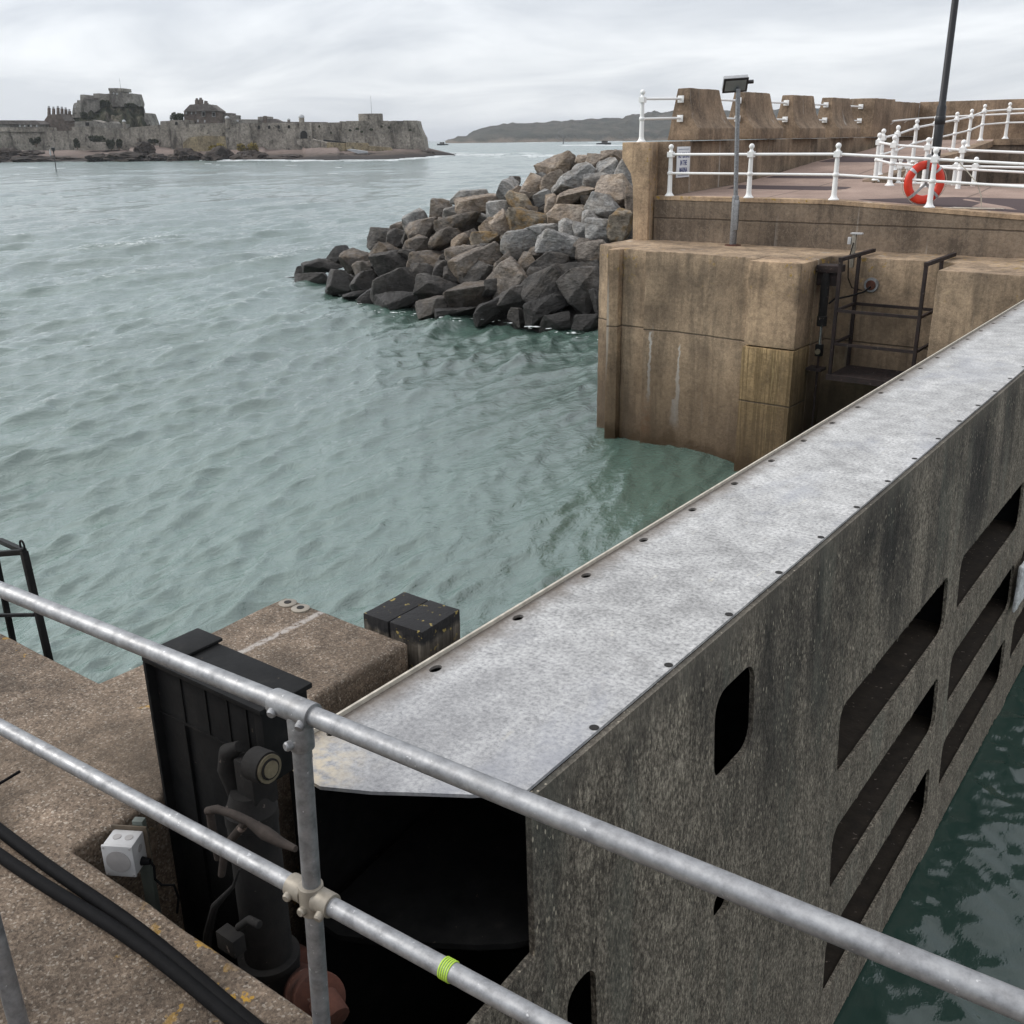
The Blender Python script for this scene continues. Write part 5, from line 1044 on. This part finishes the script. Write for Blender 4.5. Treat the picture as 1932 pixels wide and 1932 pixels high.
lo = thing('long_range', 'long low grey roofed range at the left edge of the fortress', 'building', far(*c1(150, 478), 530)); bpart(lo, 'wall', [(-200, 440), (320, 440), (326, 466), (326, 485), (-200, 485)], 530, 16, 'castle2'); bpart(lo, 'roof', [(-200, 420), (288, 421), (324, 448), (326, 456), (-200, 450)], 529, 14, 'slate')
for x in (160, 200, 228, 250, 296): bpart(lo, 'window', [(x-5, 474), (x-5, 458), (x+5, 458), (x+5, 474)], 528.6, .3, 'pane' if x % 3 else 'dark')
cs = thing('casemate', 'low flat grey casemate block between the barracks and the crag', 'building', far(*c1(680, 470), 522)); bpart(cs, 'wall', [(600, 480), (605, 432), (750, 425), (752, 418), (830, 440), (900, 430), (915, 445), (990, 448), (990, 490), (600, 490)], 522, 10, 'castle2'); bpart(cs, 'doorway', [(690, 465), (690, 437), (720, 437), (720, 465)], 521.7, .3, 'dark')
hs = thing('governor_house', 'brown stone house with a hipped roof and tall chimneys', 'house', far(*c1(1630, 450), 500))
bpart(hs, 'wall', [(1487, 350), (1590, 345), (1590, 450), (1490, 450)], 502, 10, 'brick'); bpart(hs, 'wall', [(1590, 345), (1770, 345), (1778, 450), (1590, 450)], 499, 12, 'brick')
bpart(hs, 'roof', [(1483, 349), (1535, 294), (1590, 290), (1620, 300), (1592, 350)], 500.5, 9, 'slate'); bpart(hs, 'roof', [(1588, 348), (1625, 285), (1700, 292), (1775, 346)], 497.8, 11, 'slate')
for x, y, w_ in ((1588, 242, 12), (1619, 238, 13), (1655, 262, 7), (1668, 264, 7)):
    ch = bpart(hs, 'chimney', [(x-w_, 300), (x-w_, y+14), (x+w_, y+14), (x+w_, 300)], 503, 2.5, 'brick'); bpart(ch, 'chimney_pot', [(x-w_*.6, y+14), (x-w_*.5, y), (x+w_*.5, y), (x+w_*.6, y+14)], 503.5, 1.5, 'slate')
for x, y in ((1645, 370), (1728, 373)):
    wf_ = bpart(hs, 'window', [(x-13, y+20), (x-13, y-20), (x+13, y-20), (x+13, y+20)], 498.6, .3, 'pane'); bpart(wf_, 'pane', [(x-10, y+16), (x-10, y-16), (x+10, y-16), (x+10, y+16)], 498.4, .15, 'dark')
for x, y in ((1505, 362), (1548, 362), (1582, 360), (1655, 428), (1600, 425)): bpart(hs, 'window', [(x-5, y+10), (x-5, y-10), (x+5, y-10), (x+5, y+10)], 501.5 if x < 1590 else 498.6, .3, 'pane')
an = thing('annex', 'flat grey annex right of the brown hip-roofed house', 'building', far(*c1(1840, 450), 505)); bpart(an, 'wall', [(1775, 376), (1905, 378), (1905, 450), (1775, 450)], 505, 10, 'castle2'); bpart(an, 'roof', [(1775, 360), (1872, 362), (1874, 375), (1775, 375)], 507, 8, 'slate')
an2 = thing('annex', 'row of low roofs with a stub chimney behind the fortress gateway', 'building', far(*c2(500, 440), 500))
def b2(t, name, pts, dist, depth, m): return prismF(pts, dist, depth, c2).build(name, M[m], t, 0, 30)
b2(an2, 'wall', [(255, 412), (430, 414), (430, 445), (255, 445)], 500, 8, 'castle2'); b2(an2, 'wall', [(428, 392), (518, 390), (520, 410), (620, 430), (620, 445), (428, 445)], 502, 9, 'castle2'); b2(an2, 'roof', [(440, 440), (470, 412), (570, 408), (620, 432), (980, 435), (980, 442), (440, 445)], 498, 6, 'slate'); b2(an2, 'chimney', [(472, 440), (472, 386), (497, 386), (497, 440)], 497, 2, 'brick'); b2(an2, 'window', [(258, 432), (258, 416), (273, 416), (273, 432)], 499.6, .3, 'pane')
# beacon post, buoys, boats
bc = atz(106, 323.6, 0); bp = thing('beacon_post', 'leaning dark beacon post with a lamp standing in the water near the fortress', 'beacon', (bc.x, bc.y, -1)); dB = bc.dot(FWD)
top = far(102, 292, dB); MB().tube([Vector((bc.x, bc.y, -2)), top], [.14, .10], 10).build('post', M['lampblack'], bp); MB().bar(top+RGT*-1.0+Vector((0, 0, -.3)), top+RGT*.25+Vector((0, 0, -.3)), .22).build('crossarm', M['lampblack'], bp); MB().lathe(top+Vector((0, 0, .2)), [(.12, -.3), (.14, .5), (.5, 1.2), (.5, 1.6), (.1, 1.7)], 10).build('topmark', M['lampblack'], bp); MB().lathe(top+RGT*-.95, [(.16, -.2), (.22, .6), (.12, 1.3), (.03, 1.4)], 10).build('lamp', M['lead'], bp)
def boat(u, v, L, lab, dist=None, flip=1):
    p = atz(u, v, 0) if dist is None else Vector((*far(u, 262, dist)[:2], 0)); t = thing('boat', lab, 'boat', (p.x, p.y, -.3)); h = MB(); hl = []
    for k in range(9):
        s = k/8; w = L*.14*(1-(s*2-1)**4)*(1 if s < .5 else (1-(s-.5)*1.2)); x = (s-.5)*L*flip
        hl.append([p+RGT*x+FWD*w+Vector((0, 0, L*.10+L*.04*s)), p+RGT*x+FWD*w*.5+Vector((0, 0, -.4)), p+RGT*x-FWD*w*.5+Vector((0, 0, -.4)), p+RGT*x-FWD*w+Vector((0, 0, L*.10+L*.04*s))])
    h.add([q for r in hl for q in r], [(4*i+j, 4*i+4+j, 4*i+4+(j+1) % 4, 4*i+(j+1) % 4) for i in range(8) for j in range(4)]+[(0, 1, 2, 3), (32, 33, 34, 35)]); h.build('hull', M['lampblack'], t)
    cb = MB().obox(p+RGT*L*.06*flip+Vector((0, 0, L*.17)), RGT*L*.20, FWD*L*.09, Vector((0, 0, L*.085))).build('wheelhouse', M['slate'], t, .1); MB().obox(p+RGT*L*.06*flip+Vector((0, 0, L*.20)), RGT*L*.202, FWD*L*.092, Vector((0, 0, L*.025))).build('window_band', M['dark'], cb)
    MB().tube([p+RGT*-L*.05*flip+Vector((0, 0, L*.25)), p+RGT*-L*.05*flip+Vector((0, 0, L*.42))], .08, 6).build('mast', M['alu'], t); return t
boat(1139, 273, 16, 'dark workboat throwing up a white wake below the headland', None, 1); boat(835, 266, 16, 'small grey boat far off between the bastion and the headland', 1500, -1)
by = atz(1063, 271.2, 0); bt = thing('channel_buoy', 'thin dark channel buoy in the water below the headland', 'buoy', by); MB().lathe(by, [(1.1, -.3), (1.1, 1.0), (.5, 1.6), (.35, 6.5)], 12).build('body', M['lampblack'], bt); MB().lathe(by, [(.35, 6.5), (.6, 6.7), (.6, 7.6), (.1, 8.2)], 12).build('topmark', M['slate'], bt)
# surf
def surf():
    rnd = random.Random(2); mb = MB()
    def streak(u, v, L, wd):
        p = atz(u, v, .12); n_ = 14; k = []
        for i in range(n_+1):
            s = i/n_; w = wd*math.sin(math.pi*s)**.6*rnd.uniform(.35, 1.2); q = p+RGT*(s-.5)*L+FWD*rnd.uniform(-.3, .3)*wd; k.append((q-FWD*w, q+Vector((0, 0, .35*min(1, wd))), q+FWD*w))
        mb.add([x for r in k for x in r], [(3*i+j, 3*i+3+j, 3*i+4+j, 3*i+1+j) for i in range(n_) for j in range(2)])
    us = [-120, 60, 140, 300, 420, 520, 640, 740, 800, 835, 862]; vs_ = [299, 299, 295, 297, 300.5, 301, 301.5, 300, 296.5, 293, 290.5]
    for _ in range(110):
        u = rnd.uniform(0, 835); v = float(np.interp(u, us, vs_))+1.2+abs(rnd.gauss(0, .9)); streak(u, v, rnd.uniform(4, 12), rnd.uniform(.2, .8))
    for _ in range(45): u = rnd.uniform(795, 1050); streak(u, 291+rnd.gauss(0, 1.8)+(u-800)*.012, rnd.uniform(4, 15), rnd.uniform(.2, 1.0))
    for _ in range(26): u = rnd.uniform(1082, 1180); streak(u, 274.2+rnd.gauss(0, .25), rnd.uniform(20, 50), rnd.uniform(.8, 2))
    for _ in range(30): streak(rnd.uniform(0, 1180), rnd.uniform(276, 345), rnd.uniform(1.2, 4), rnd.uniform(.08, .3))
    for _ in range(10): streak(rnd.uniform(840, 1200), rnd.uniform(266, 270), rnd.uniform(30, 60), rnd.uniform(2, 4))
    o = mb.build('surf', M['foam']); o['kind'] = 'stuff'
surf()
# foam washing round the boulders' feet
def wash():
    rnd = random.Random(8); mb = MB()
    for _ in range(45):
        u = rnd.uniform(545, 1140); v = (float(np.interp(u, [545, 620, 700, 820, 950, 1050, 1143], [529, 548, 582, 600, 608, 624, 640])))+abs(rnd.gauss(0, 5))-3
        p = atz(u, v, .10); r = rnd.uniform(.015, .06); L = rnd.uniform(1.5, 4); n_ = 9
        mb.add([p+RGT*math.cos(2*math.pi*i/n_)*r*L*rnd.uniform(.6, 1.2)+FWD*math.sin(2*math.pi*i/n_)*r*rnd.uniform(.6, 1.3)+Vector((0, 0, rnd.uniform(-.01, .03))) for i in range(n_)], [tuple(range(n_))])
    o = mb.build('wash_foam', M['foam']); o['kind'] = 'stuff'
wash()
# ------------------------------------------------------------------ sea air
hz = MB().box(-21500, 21500, -21500, 21500, -7.5, 190); HZM = bpy.data.materials.new('sea_haze'); HZM.use_nodes = True; nt = HZM.node_tree; nt.nodes.clear()
vo = nt.nodes.new('ShaderNodeVolumePrincipled'); vo.inputs['Density'].default_value = .00009; vo.inputs['Color'].default_value = (.86, .9, .95, 1); vo.inputs['Anisotropy'].default_value = .2
om = nt.nodes.new('ShaderNodeOutputMaterial'); nt.links.new(vo.outputs[0], om.inputs['Volume']); ho = hz.build('haze', HZM); ho['kind'] = 'stuff'
